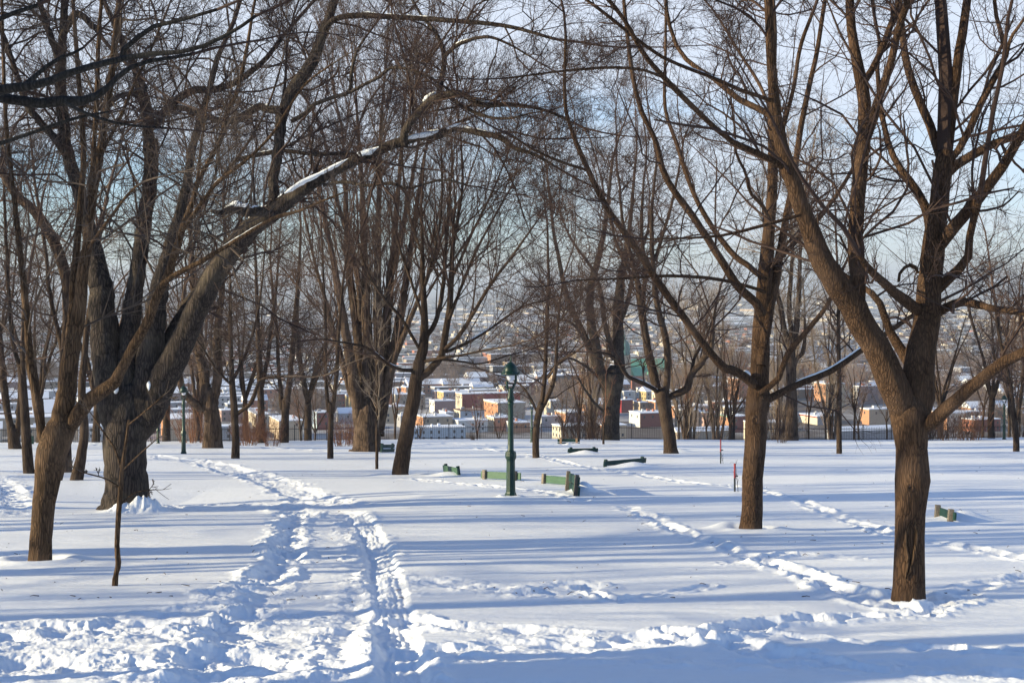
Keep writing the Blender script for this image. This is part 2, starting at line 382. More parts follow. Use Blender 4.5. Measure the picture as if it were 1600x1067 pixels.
def ground_h(x, d, detail=True):
    x = np.asarray(x, float); d = np.asarray(d, float)
    ed = edge_d(x)
    z = -SL0 - SL * d
    over = np.clip(d - ed, 0, None)
    z = z - 0.0022 * over ** 2 * np.clip(60 / (over + 60), 0, 1) - 0.10 * over
    z = np.maximum(z, -82.0)
    z = z + 0.05 * fbm(x * 0.16 + 3, d * 0.35, 1, 3) + 0.16 * fbm(x * 0.045, d * 0.06 + 5, 2, 2) * np.clip((d - 12) / 40, 0, 1)
    z = z + np.clip(d - 130, 0, 60) / 60 * 3.0 * fbm(x * 0.05, d * 0.05, 8, 3)
    z = z - 0.28 * np.exp(-((d - 38 + 0.25 * x) / 4.0) ** 2) * np.clip(1.0 - np.abs(x + 9.5) / 7, 0, 1)
    if not detail: return z
    near = np.clip((60 - d) / 30, 0, 1)
    # wind ripples running across the slope
    z = z + 0.016 * near * fbm(x * 0.9, d * 4.0 + 0.8 * fbm(x * .5, d, 31, 2), 11, 4)
    def lumps(xx, dd, seed):
        wx = xx + 0.10 * fbm(xx * 4, dd * 4, seed + 40, 3); wd = dd + 0.10 * fbm(xx * 4 + 5, dd * 4, seed + 50, 3)
        o = 0.55 * fbm(xx * 2.6, dd * 2.6, seed + 60, 5) + 0.12
        for sc_, a in ((2.1, 0.85), (5.0, 0.45), (11.0, 0.26)):
            f, r = worley(wx * sc_, wd * sc_, seed + int(sc_))
            pt = np.clip(2.6 * vnoise(xx * sc_ * .35 + 7, dd * sc_ * .35, seed + 70) - 0.9, 0, 1)
            o = o + a * pt * r ** 1.5 * np.clip(1 - (f / 0.7) ** 2, 0, 1) ** 0.8
        return o / 1.3
    # main trodden path: wide near the camera, edges ragged
    pts = [g2w(*p) for p in TRACKS['path']]
    m = (d < 40) & (x < 3) & (x > -9)
    xs, ds = x[m], d[m]
    D, S, A = seg_dist(xs, ds, pts)
    wv = 0.28 * fbm(xs * 1.3, ds * 1.3, 21, 4)
    hw = 1.0 + wv
    inner = np.clip((hw - D) / 0.28, 0, 1); inner = inner * inner * (3 - 2 * inner)
    rut = np.exp(-((D - 0.62) / 0.17) ** 2)
    mid = np.exp(-(D / 0.26) ** 4)
    mess = np.clip((hw + 0.25 - D) / 0.3, 0, 1) * (1 - 0.75 * mid)
    end = np.clip((34.5 - ds) / 1.5, 0, 1)
    z[m] += end * (-0.06 * inner - 0.022 * rut * inner + 0.085 * mess * (lumps(xs * 1.35, ds * 1.35, 3) - 0.15) * (0.5 + 0.8 * vnoise(xs * .9, ds * .9, 77)))
    # its far stretch, curving away to the left
    pts = [g2w(*p) for p in TRACKS['far']]
    m = (d > 30) & (d < 95) & (x < -3) & (x > -26)
    xs, ds = x[m], d[m]
    D, S, A = seg_dist(xs, ds, pts)
    hw = 0.75 + 0.35 * fbm(xs * .8, ds * .8, 23, 3)
    inner = np.clip((hw - D) / 0.3, 0, 1)
    z[m] += -0.07 * inner + 0.10 * np.clip((hw + .3 - D) / .3, 0, 1) * (lumps(xs, ds, 5) - .15)
    # sled groove beside the near path
    pts = [g2w(*p) for p in TRACKS['sled']]
    m = (d < 40) & (x < 3) & (x > -9)
    xs, ds = x[m], d[m]
    D, S, A = seg_dist(xs, ds, pts)
    D = np.abs(D + 0.06 * fbm(xs * 2.5, ds * 2.5, 61, 3))
    inner = np.clip((0.27 - D) / 0.12, 0, 1); inner = inner * inner * (3 - 2 * inner)
    rim = np.exp(-((D - 0.36) / 0.10) ** 2)
    end = np.clip((34 - ds) / 2, 0, 1)
    z[m] += end * (-0.075 * inner * (0.6 + 0.5 * vnoise(A * .5, A * 0, 9)) + rim * (0.075 * lumps(xs * 1.7, ds * 1.7, 91) * np.clip(vnoise(A * 1.1, S, 5) * 2 - .5, 0, 1)) + 0.006 * inner * np.sin(D * 70 + A))
    for k, (pp, hw0, dep, lum) in enumerate(FOOT):
        P = [g2w(*p) for p in pp]
        arr = np.array(P)
        mg = hw0 * 3
        m = (x > arr[:, 0].min() - mg) & (x < arr[:, 0].max() + mg) & (d > arr[:, 1].min() - mg) & (d < arr[:, 1].max() + mg)
        if not m.any(): continue
        xs, ds = x[m], d[m]
        D, S, A = seg_dist(xs, ds, P)
        Dn = D + hw0 * 0.7 * fbm(xs * 1.6, ds * 1.6, 100 + k, 3)
        # a foot pit every 0.65 m, alternating sides
        ph = A / 0.62; st = np.floor(ph); side = np.where(st % 2 == 0, 1, -1)
        cx = (hash2(st, st * 0 + k, 7) - 0.5) * 0.2
        loc = np.sqrt(((ph - st - 0.5) * 0.62) ** 2 * 1.1 + ((S * D) - side * hw0 * 0.42 - cx * hw0) ** 2)
        pit = np.exp(-(loc / (0.15 if hw0 < 0.4 else 0.2)) ** 4)
        inner = np.clip((hw0 - Dn) / (hw0 * 0.6), 0, 1); inner = inner * inner * (3 - 2 * inner)
        rim = np.exp(-((Dn - hw0 * 1.15) / (hw0 * 0.35)) ** 2)
        far = np.clip(ds / 30, 1, 2.2)
        z[m] += 0.022 * np.clip((hw0 * 2.2 - Dn) / hw0, 0, 1) * fbm(xs * 7, ds * 7, 400 + k, 4)
        patch = np.clip(vnoise(A * 0.7, A * 0 + k, 15 + k) * 1.5, 0.3, 1.2)
        z[m] += (-dep * 0.25 * inner * patch - dep * 0.42 * pit + 0.03 * rim * patch
                 + 0.052 * lum * far ** 0.45 * np.clip((hw0 * 1.6 - Dn) / (hw0 * 0.8), 0, 1) * (lumps(xs * 1.9, ds * 1.9, 200 + k) - 0.1) * patch)
    # broad churned zones in the foreground
    for (cx, cy, rx, ry, amp, sd) in ((200, 1010, 3.0, 2.0, 0.10, 301), (420, 1000, 1.6, 2.6, 0.075, 302), (800, 1030, 1.8, 0.5, 0.09, 303), (1010, 1003, 1.0, 0.45, 0.12, 304),
                                      (1250, 1040, 1.6, 0.4, 0.09, 305), (830, 925, 0.8, 0.8, 0.10, 306), (1560, 1035, 0.9, 0.6, 0.08, 307)):
        c = g2w(cx, cy)
        q = ((x - c[0]) / rx) ** 2 + ((d - c[1]) / ry) ** 2
        m = q < 2.2
        xs, ds = x[m], d[m]
        q = q[m] + 0.9 * fbm(xs * 0.8, ds * 0.8, sd, 3)
        mk = np.clip((1.1 - q) / 0.6, 0, 1)
        z[m] += 0.8 * amp * mk * (0.75 * lumps(xs * .8, ds * .8, sd) + 0.34 * lumps(xs * 2.0, ds * 2.0, sd + 3) + 0.5 * fbm(xs * 1.5, ds * 1.5, sd + 8, 3) - 0.30) * (0.6 + 0.8 * vnoise(xs * 1.7, ds * 1.7, sd))
    for (cx, cy, rx, ry, h) in MOUNDS:
        c = g2w(cx, cy)
        q = ((x - c[0]) / rx) ** 2 + ((d - c[1]) / ry) ** 2
        m = q < 6
        e = np.exp(-q[m] * 1.2)
        z[m] += h * e * (1 + (1.1 if cy in (797, 799) else 0.1) * (lumps(x[m] * 2, d[m] * 2, 71) - 0.3))
    # hollows and drifts round the trunks
    for (cx, cy, r) in TREE_WELLS:
        c = g2w(cx, cy)
        dx, dy = x - c[0], d - c[1]
        m = (np.abs(dx) < r * 6) & (np.abs(dy) < r * 6)
        rr = np.sqrt(dx[m] ** 2 + dy[m] ** 2) / r
        z[m] += -0.04 * np.exp(-((rr - 1.15) / 0.5) ** 2) + 0.05 * np.exp(-((rr - 2.4) / 0.8) ** 2)
    return z
TREE_WELLS = [(1419, 938, 0.24), (1172, 827, 0.26), (62, 873, 0.24), (625, 742, 0.38), (838, 718, 0.18), (798, 777, 0.12)]

def axis_d():
    out = [1.5]
    while out[-1] < 10.5: out.append(out[-1] + 0.6)
    d = 11.0
    while d < 118: out.append(d); d += 0.026 * (d / 13) ** 1.45
    while d < 170: out.append(d); d += 1.2
    while d < 420: out.append(d); d += 5
    return np.array(out)
dd_ = axis_d()
uu_ = np.concatenate([-np.geomspace(4.5, 0.46, 60), np.linspace(-0.45, -0.375, 40), np.linspace(-0.3745, 0.3745, 1050), np.linspace(0.375, 0.45, 40), np.geomspace(0.46, 4.5, 30)])
UU, DD = np.meshgrid(uu_, dd_)
XX = UU * DD
ZZ = ground_h(XX.ravel(), DD.ravel()).reshape(XX.shape)
nr, nc = XX.shape
ii, jj = np.meshgrid(np.arange(nr - 1), np.arange(nc - 1), indexing='ij')
b0 = (ii * nc + jj).ravel()
Q = np.stack([b0, b0 + 1, b0 + nc + 1, b0 + nc], -1)
me = raw_mesh('snow_ground', np.stack([XX, DD, ZZ], -1).reshape(-1, 3), [Q], [MT['snow']], smooth=True)
tag(link('snow_ground', me), kind='structure')
def gz(x, d): return float(ground_h(np.array([x]), np.array([d]), False)[0])

# ================================================================== bare trees
rngG = np.random.default_rng(7)
def arclen(P): return np.linalg.norm(np.diff(P, axis=1), axis=-1).sum(1)
def spawn(P, Rr, Lp, rng, k, t0, ang, lf, rf, wander, up, M, rmin, sag=0.0):
    N, Mp = Rr.shape
    t = t0 + (1 - t0) * rng.random((N, k)) * 0.97
    x = t * (Mp - 1); i = np.minimum(np.floor(x).astype(int), Mp - 2); f = (x - i)[..., None]
    n = np.arange(N)[:, None]
    pos = P[n, i] * (1 - f) + P[n, i + 1] * f
    tan = unit(P[n, i + 1] - P[n, i])
    r = Rr[n, i] * (1 - f[..., 0]) + Rr[n, i + 1] * f[..., 0]
    v = rng.normal(size=tan.shape); v[..., 2] += 0.32
    v = unit(v - (v * tan).sum(-1, keepdims=True) * tan)
    a = ang + rng.normal(size=t.shape) * 0.22
    d = np.cos(a)[..., None] * tan + np.sin(a)[..., None] * v
    Ln = Lp[:, None] * lf * (1 - 0.55 * t) * (0.55 + 0.9 * rng.random(t.shape))
    r0 = np.maximum(r * rf * (0.7 + 0.5 * rng.random(t.shape)), rmin)
    pos, d, Ln, r0 = pos.reshape(-1, 3), d.reshape(-1, 3), Ln.ravel(), r0.ravel()
    return walk(pos, d, Ln, r0, rng, wander, up, M, rmin)
def walk(pos, d, Ln, r0, rng, wander, up, M, rmin, endf=0.35):
    out = [pos]; p = pos; d = unit(d)
    for s in range(M - 1):
        d = unit(d + rng.normal(size=d.shape) * wander + np.array([0, 0, 1.0]) * up / (M - 1))
        p = p + d * (Ln / (M - 1))[:, None]; out.append(p)
    P = np.stack(out, 1)
    tt = np.linspace(0, 1, M)[None]
    Rr = np.maximum(r0[:, None] * (1 - (1 - endf) * tt), rmin * 0.75)
    Rr[:, -1] *= 0.6
    return P, Rr, Ln

STYLE = {  # n1 per metre, L1, angle1, up1, k2, lf2, k3, lf3, k4, wander, rmin
 'maple':  dict(n1=2.0, L1=2.2, a1=0.95, up1=0.35, k2=6, a2=0.8, lf2=0.50, k3=6, lf3=0.50, k4=0, wn=0.20, rmin=0.0035),
 'maple_near':  dict(n1=1.9, L1=1.9, a1=1.0, up1=0.30, k2=6, a2=0.8, lf2=0.50, k3=5, lf3=0.5, k4=2, wn=0.22, rmin=0.0024),
 'old':    dict(n1=2.2, L1=2.7, a1=0.95, up1=0.12, k2=8, a2=0.85, lf2=0.5, k3=6, lf3=0.5, k4=2, wn=0.26, rmin=0.0035),
 'fan':    dict(n1=2.4, L1=3.6, a1=0.62, up1=0.28, k2=8, a2=0.62, lf2=0.50, k3=6, lf3=0.5, k4=0, wn=0.15, rmin=0.0050),
 'poplar': dict(n1=2.0, L1=4.2, a1=0.38, up1=0.45, k2=9, a2=0.42, lf2=0.45, k3=8, lf3=0.5, k4=0, wn=0.08, rmin=0.0065),
 'far':    dict(n1=1.8, L1=3.6, a1=0.95, up1=0.22, k2=8, a2=0.8, lf2=0.52, k3=6, lf3=0.5, k4=0, wn=0.23, rmin=0.0070),
 'young':  dict(n1=1.8, L1=1.5, a1=0.85, up1=0.45, k2=4, a2=0.7, lf2=0.55, k3=3, lf3=0.5, k4=0, wn=0.14, rmin=0.0045),
}
def parse(s, d, dd):
    pts = [tuple(float(v) for v in q.split(',')) for q in s.split()]
    n = len(pts)
    a = np.array(pts)
    l = np.r_[0, np.cumsum(np.hypot(np.diff(a[:, 0]), np.diff(a[:, 1])))]; l = l / max(l[-1], 1e-6)
    dep = d + dd[0] + (dd[1] - dd[0]) * l
    P = np.stack([(a[:, 0] - CX) / F * dep, dep, (HZ - a[:, 1]) / F * dep], 1)
    Rr = a[:, 2] / F * dep / 2
    return P, Rr
def crown_from(stems, sty, rng, base, Lscale=1.0, dens=1.0):
    """stems: list of (P (n,3), R (n,), clear fraction). returns list of tube batches"""
    S = STYLE[sty]; segs, segR, segL = [], [], []
    for P, Rr, clear in stems:
        L_ = np.r_[0, np.cumsum(np.linalg.norm(np.diff(P, axis=0), axis=1))]
        tot = L_[-1]; s = clear * tot
        while s < tot - 0.15:
            e = min(s + 1.0, tot)
            q = np.linspace(s, e, 4)
            segs.append(np.stack([np.interp(q, L_, P[:, c]) for c in range(3)], 1))
            rq = np.interp(q, L_, Rr); segR.append(rq); segL.append(np.clip(rq.mean() / 0.05, 0.45, 1.25) * (e - s) ** 0.3)
            s = e
    out = []
    if not segs: return out
    P, Rr, Lp = np.array(segs), np.array(segR), np.array(segL)
    # expected n1 per segment: draw with replacement
    n = int(len(P) * S['n1'] * dens) + 1
    idx = rng.integers(0, len(P), n)
    P1, R1, L1 = spawn(P[idx], Rr[idx], Lp[idx] * S['L1'] * Lscale, rng, 1, 0.0, S['a1'], 1.25, 0.42, S['wn'], S['up1'], 7, S['rmin'] * 1.6)
    R1 = np.minimum(R1, {'maple_near': 0.017, 'old': 0.026}.get(sty, 0.038)); out.append((P1, R1, 5))
    P2, R2, L2 = spawn(P1, R1, L1, rng, S['k2'], 0.12, S['a2'], S['lf2'] * 1.3, 0.55, S['wn'] * 1.1, S['up1'] * 0.7, 5, S['rmin'] * 1.25)
    out.append((P2, R2, 4))
    P3, R3, L3 = spawn(P2, R2, L2, rng, S['k3'], 0.12, S['a2'], S['lf3'] * 1.3, 0.6, S['wn'] * 1.2, S['up1'] * 0.5, 4, S['rmin'])
    out.append((P3, R3, 3))
    if S['k4']:
        P4, R4, L4 = spawn(P3, R3, L3, rng, S['k4'], 0.15, S['a2'], 0.7, 0.7, S['wn'] * 1.2, 0.1, 3, S['rmin'] * 0.8)
        out.append((P4, R4, 3))
    return out
def batch_mesh(name, batches, base, mats, smooth=False):
    Vs, Qs, n = [], [], 0
    for P, Rr, k in batches:
        V, Qd = tube_arrays(P - base, Rr, k); Vs.append(V); Qs.append(Qd + n); n += len(V)
    return raw_mesh(name, np.vstack(Vs), [np.vstack(Qs)], mats, smooth=smooth)
SNOWCAPS = []
def stem_mesh(name, P, Rr, base, m, k, lump, seed, lobes=None, caps=True):
    n = max(6, int(np.linalg.norm(np.diff(P, axis=0), axis=1).sum() / (0.10 if lump > 0.05 else 0.2)))
    n = min(n, 160)
    Pc = catmull(P, n); Rc = np.maximum(catmull(np.c_[Rr, Rr, Rr], n)[:, 0], 0.004)
    if lump:
        rn = np.random.default_rng(seed)
        nz = np.cumsum(rn.normal(size=(n, 3)), 0); nz -= np.linspace(0, 1, n)[:, None] * nz[-1]
        Pc = Pc + nz * (Rc[:, None] * (0.035 if name == 'trunk' else 0.10)) * min(1.0, 30.0 / n) ** .5
    V, Qd = tube_arrays(Pc[None] - base, Rc[None], k, lump, seed, lobes)
    # close the top
    top = len(V); V = np.vstack([V, (Pc[-1] - base)[None]])
    Tt = np.array([[top - k + j, top - k + (j + 1) % k, top] for j in range(k)])
    return raw_mesh(name, V, [Qd, Tt], [m], smooth=True), Pc, Rc

def traced_tree(name, base_px, d, label, sty, stems, barkm, twigm, cat='tree', group=None, side=16, lump=0.05, lobes=None,
                Lscale=1.0, dens=1.0, seed=1, zsink=0.35, tip=60, leaves=0, wsc=1.0, snowy=0):
    rng = np.random.default_rng(seed)
    x = (base_px[0] - CX) / F * d
    base = np.array([x, d, gz(x, d)])
    root = empty(name, base.tolist()); tag(root, label, cat, group)
    parents, cont = [], []
    trunk0 = None
    for i, st in enumerate(stems):
        s, dd, clear = (st + ((0, 0), 0.1))[:3] if len(st) < 3 else st
        P, Rr = parse(s, d, dd); Rr = Rr * (wsc if i == 0 else wsc ** .7)
        if i == 0:
            P = np.vstack([P[0] - [0, 0, zsink], P]); Rr = np.r_[Rr[0] * 1.03, Rr]
            if P[0][2] > base[2] - 0.3: P[0][2] = base[2] - 0.5
            if clear >= 1: trunk0 = (P[-2].copy(), Rr[-2])
            if clear >= 1:                    # round the fork off inside the limbs
                tdir = unit(P[-1] - P[-2]); r_ = Rr[-1]
                P = np.vstack([P, P[-1] + tdir * r_ * .55, P[-1] + tdir * r_ * .95, P[-1] + tdir * r_ * 1.15]); Rr = np.r_[Rr, r_ * .80, r_ * .45, r_ * .1]
        big = Rr.max() * F / d
        kk = side if i == 0 else max(8, int(side * 0.75))
        if big < 4 and i: kk = 7
        if i > 0 and trunk0 is not None:      # root the limb well inside the trunk so that it swells out of it
            tp, tr = trunk0
            if np.linalg.norm(P[0] - tp) < 2.2 * tr and Rr[0] > tr * .3:
                Rr[0] *= .8
                P = np.vstack([tp * .85 + P[0] * .15 - [0, 0, tr * 1.9], P]); Rr = np.r_[min(Rr[0], tr * .5), Rr]
        me, Pc, Rc = stem_mesh('trunk' if i == 0 else 'limb', P, Rr, base, MT[barkm], kk, lump if big > 3 else lump * .5, seed * 31 + i, lobes if i == 0 else None)
        link('trunk' if i == 0 else 'limb', me, root)
        parents.append((Pc, Rc, clear))
        # the limb grows on past the traced end
        r_e = Rc[-1]; T = unit(Pc[-1] - Pc[-4])
        Le = min(max(r_e * tip * 2, 0.25), 8.0)
        if (i > 0 and clear < 1) or len(stems) == 1 or (i == 0 and clear < 1):
            cont.append((Pc[-1], T, Le, r_e))
    if snowy:                                  # thin broken snow left on the flatter limbs
        cand = []
        for Pc, Rc, cl in parents[1:]:
            T = unit(np.diff(Pc, axis=0)); n_ = len(T)
            for q in range(3, n_ - 9):
                if abs(T[q, 2]) < .72 and abs(T[q + 6, 2]) < .72 and Rc[q] * F / d > 2.2: cand.append((Pc, Rc, q))
        rng2 = np.random.default_rng(seed + 5)
        for q in (rng2.permutation(len(cand))[:snowy] if cand else []):
            Pc, Rc, i0 = cand[q]; i1 = min(len(Pc) - 1, i0 + int(rng2.integers(3, 8)))
            cap_mesh(root, base, Pc[i0:i1], Rc[i0:i1], .38, .14 + .12 * rng2.random())
    if cont:
        p = np.array([c[0] for c in cont]); t = np.array([c[1] for c in cont]); l = np.array([c[2] for c in cont]); r = np.array([c[3] for c in cont])
        Pm, Rm, Lm = walk(p, t, l, r, rng, 0.10, 0.25, 9, 0.004, 0.12)
        for q in range(len(Pm)): parents.append((Pm[q], Rm[q], 0.0))
        forks = spawn(Pm, Rm, Lm, rng, 2, 0.05, 0.55, 0.8, 0.6, 0.1, 0.3, 8, 0.005)
        for q in range(len(forks[0])): parents.append((forks[0][q], forks[1][q], 0.1))
        extra = [(Pm, Rm, 7), (forks[0], forks[1], 6)]
    else: extra = []
    bt = extra + crown_from(parents, sty, rng, base, Lscale, dens)
    if bt:
        me = batch_mesh('crown', bt, base, [MT[twigm]]); link('crown', me, root)
        if leaves:
            PP = bt[-1][0]; mb = MB()
            for q in rng.integers(0, len(PP), leaves):
                c = PP[q][-1] - base; s_ = 0.025 + 0.02 * rng.random()
                for _ in range(3):
                    a, b_ = rng.normal(size=3), rng.normal(size=3)
                    a = a / np.linalg.norm(a) * s_; b_ = b_ / np.linalg.norm(b_) * s_
                    mb.add([c - a, c - b_ * .5, c + a * .9, c + b_], [(0, 1, 2), (0, 2, 3)])
            mb.build('dead_leaf_cluster', MT['leaf'], root)
    return root, base

def snow_cap(root, base, pxs, d, width=0.8, hgt=0.35, dd=0.0, name='snow_cap'):
    """snow lying along the top of a limb"""
    P, Rr = parse(pxs, d + dd, (0, 0))
    return cap_mesh(root, base, P, Rr, width, hgt, name)
def cap_mesh(root, base, P, Rr, width, hgt, name='snow_cap'):
    n = max(12, int(len(P) * 8)); n = min(n, 60); P = catmull(P, n); Rr = catmull(np.c_[Rr, Rr, Rr], n)[:, 0]
    k = 10; V = []
    rn = np.random.default_rng(int(abs(P[0, 0]) * 1000) % 9999)
    nz = np.convolve(rn.normal(size=n + 6), np.ones(5) / 5, 'same')[3:3 + n] * 0.35
    for i in range(n):
        T = unit(P[min(i + 1, n - 1)] - P[max(i - 1, 0)])
        side = unit(np.cross(T, [0, 0, 1.0])); up = np.cross(side, T)
        e = math.sin(math.pi * (i + 0.4) / n) ** 0.35
        for j in range(k):
            a = 2 * math.pi * j / k
            V.append(P[i] + up * Rr[i] * 0.82 + side * math.cos(a) * Rr[i] * width * e * (1 + nz[i] * .5) + up * (math.sin(a) * (hgt if math.sin(a) > 0 else 0.3) * Rr[i] * e * (1 + nz[i]) * 2.0))
    V = np.array(V) - base
    fs = [tuple((i * k + j, i * k + (j + 1) % k, (i + 1) * k + (j + 1) % k, (i + 1) * k + j)) for i in range(n - 1) for j in range(k)]
    me = raw_mesh(name, V, [np.array(fs)], [MT['snow']], smooth=True)
    return link(name, me, root)
def snow_lump(root, base, px, py, d, w_, h_, dep=None, seed=0):
    c = at(px, py, d) - base; mb = MB(); k, m = 14, 9
    V = []
    rn = np.random.default_rng(seed)
    ph = rn.random(3) * 6
    for i in range(m):
        f = math.pi * (i + 0.5) / m
        for j in range(k):
            a = 2 * math.pi * j / k
            s = 1 + 0.16 * math.sin(2 * a + ph[0]) * math.sin(f) + 0.1 * math.sin(3 * a + f * 3 + ph[1])
            zz = math.cos(f) * (1.0 if math.cos(f) > 0 else 1.3)
            V.append((c[0] + w_ / 2 * math.sin(f) * math.cos(a) * s, c[1] + (dep or w_) / 2 * math.sin(f) * math.sin(a) * s, c[2] + h_ / 2 * zz * s))
    fs = [tuple((i * k + (j + 1) % k, i * k + j, (i + 1) * k + j, (i + 1) * k + (j + 1) % k)) for i in range(m - 1) for j in range(k)]
    fs.append(tuple(range(k))); fs.append(tuple((m - 1) * k + j for j in range(k - 1, -1, -1)))
    mb.add(V, fs); return mb.build('snow_cap', MT['snow'], root, smooth=True)

# ---- the large maple on the right
DA = gd(940)
tA, bA = traced_tree('maple_tree', (1419, 940), DA, 'bare maple with a long scar in its thick trunk, nearest tree at the right', 'maple_near', [
 ("1419,945,58 1420,915,53 1420,880,50 1420,840,48 1421,800,49 1425,765,55 1427,748,58 1426,725,54 1425,700,51 1423,670,58 1420,640,62", (0, 0), 1),
 ("1418,655,46 1400,610,50 1375,555,46 1345,500,44 1330,460,44 1305,425,40 1283,390,37 1262,340,30 1245,296,27 1230,255,25 1216,210,21 1208,150,17 1203,80,15 1200,-5,14", (0, -0.9), .25),
 ("1338,480,24 1337,430,26 1336,380,25 1340,320,24 1345,260,23 1350,215,22 1349,150,21 1345,125,20 1335,70,16 1330,20,15 1328,-5,14", (-0.3, 0.5), .15),
 ("1349,130,12 1368,100,11 1385,60,11 1398,20,10 1405,-5,10", (0.4, 1.0), .1),
 ("1352,225,14 1368,170,14 1385,120,13 1400,60,12 1412,20,12 1418,-5,11", (0.3, -.5), .1),
 ("1425,675,50 1432,610,52 1437,555,48 1443,515,44 1448,480,42 1455,430,38 1457,390,37 1461,350,33 1468,300,30 1474,260,30 1476,238,26", (0, 0.4), .3),
 ("1472,250,16 1455,195,14 1430,140,13 1415,90,12 1410,50,10 1405,-5,8", (0.4, 1.1), .1),
 ("1477,250,22 1485,190,18 1492,130,16 1500,70,15 1508,30,14 1512,-5,13", (0.4, 0.6), .1),
 ("1480,255,12 1505,225,12 1530,170,12 1550,130,11 1563,110,10 1573,82,9 1560,40,7 1553,-5,6", (0.4, -0.3), .1),
 ("1572,90,7 1580,60,6 1600,30,5", (-0.3, -0.6), .1),
 ("1482,272,14 1500,255,16 1540,232,14 1570,218,12 1610,203,11", (0.4, 0.2), .1),
 ("1458,400,18 1480,370,21 1510,335,20 1535,305,18 1560,270,17 1580,235,15 1600,200,14 1615,165,12", (0.3, -0.9), .1),
 ("1460,458,18 1478,442,17 1500,420,16 1513,400,14 1515,370,12 1522,340,12 1530,315,10", (0.3, -0.4), .1),
 ("1460,492,16 1485,476,15 1512,471,14 1550,482,11 1610,490,9", (0.3, -1.2), .1),
 ("1442,492,16 1424,478,20 1400,458,17 1375,436,14 1358,420,12 1342,398,9", (0.2, -0.8), .2),
 ("1428,585,16 1415,557,19 1398,532,16 1384,508,13 1378,482,12 1366,462,11 1345,447,9 1320,430,7", (0, 1.2), .2),
 ("1457,400,14 1450,350,16 1443,322,15 1425,290,13 1405,265,11 1390,235,10 1381,200,9 1374,160,8 1371,110,7", (0.3, 1.3), .2),
 ("1436,678,24 1460,652,24 1490,625,22 1520,598,21 1545,578,20 1575,562,18 1615,543,16", (0, -1.5), .75),
 ("1434,427,5 1428,416,6 1418,415,6 1407,425,5 1404,440,5", (0.2, 0), 1),
 ("1222,262,11 1200,248,10 1137,218,9 1085,172,9 1040,127,9 1002,82,8 976,34,7 946,-5,7", (-0.7, -2.5), .05),
 ("1213,188,11 1196,176,11 1152,154,10 1122,128,9 1085,105,8 1060,78,7 1044,30,6 1040,-5,6", (-0.7, 0.6), .05),
 ("1210,162,8 1196,154,7 1150,139,7 1110,120,6 1070,105,6 1032,88,6 995,62,6 950,25,6 909,-5,5", (-0.7, -2), .05),
 ("1034,120,5 1002,109,5 950,106,5 875,112,4 790,123,3", (-2, -3), .05),
 ("1252,335,6 1200,350,6 1140,366,5 1080,372,4 1010,374,3", (-0.8, -1.5), .05),
], 'bark_maple', 'twig_dark', side=22, lump=0.035, dens=0.75, wsc=.94, snowy=3, seed=6, lobes=(5, .10, .25), Lscale=0.95, leaves=3)
snow_lump(tA, bA, 1424, 620, DA, 0.15, 0.20, 0.2, 1); snow_lump(tA, bA, 1439, 655, DA - .02, 0.10, 0.13, 0.16, 2)
# knots and the long scar
mb = MB()
def torus(mb, c, R0, r0, tilt=(0, 0), sx=1, sz=1, k=14, m=8):
    V, fs = [], []
    for i in range(k):
        a = 2 * math.pi * i / k
        for j in range(m):
            b = 2 * math.pi * j / m
            rr = R0 + r0 * math.cos(b)
            V.append((c[0] + rr * math.cos(a) * sx, c[1] + r0 * math.sin(b) * 0.9, c[2] + rr * math.sin(a) * sz))
    for i in range(k):
        for j in range(m): fs.append((i * m + j, ((i + 1) % k) * m + j, ((i + 1) % k) * m + (j + 1) % m, i * m + (j + 1) % m))
    mb.add(V, fs)
def scar(px, py, d, rdepth, R0, r0, sx, sz, root, base):
    c = at(px, py, d - rdepth) - base; mb = MB(); torus(mb, c, R0, r0, sx=sx, sz=sz); return mb.build('knot', MT['bark_maple'], root, smooth=True)
scar(1366, 567, DA, 0.18, 0.030, 0.016, 0.9, 1.1, tA, bA)
scar(1422, 762, DA, 0.215, 0.035, 0.02, 1, 1, tA, bA)
mb = MB(); a0 = [at(px, py, DA - 0.19) - bA for px, py in ((1424, 812), (1417, 830), (1414, 850), (1419, 870), (1417, 890), (1414, 905))]
mb.tube(a0, [0.006, 0.02, 0.024, 0.022, 0.018, 0.006], 8)
a0 = [at(px, py, DA - 0.185) - bA for px, py in ((1427, 812), (1433, 830), (1431, 850), (1427, 870), (1422, 890), (1416, 905))]
mb.tube(a0, [0.006, 0.022, 0.026, 0.024, 0.018, 0.006], 8)
mb.build('bark_scar', MT['bark_left'], tA, smooth=True)

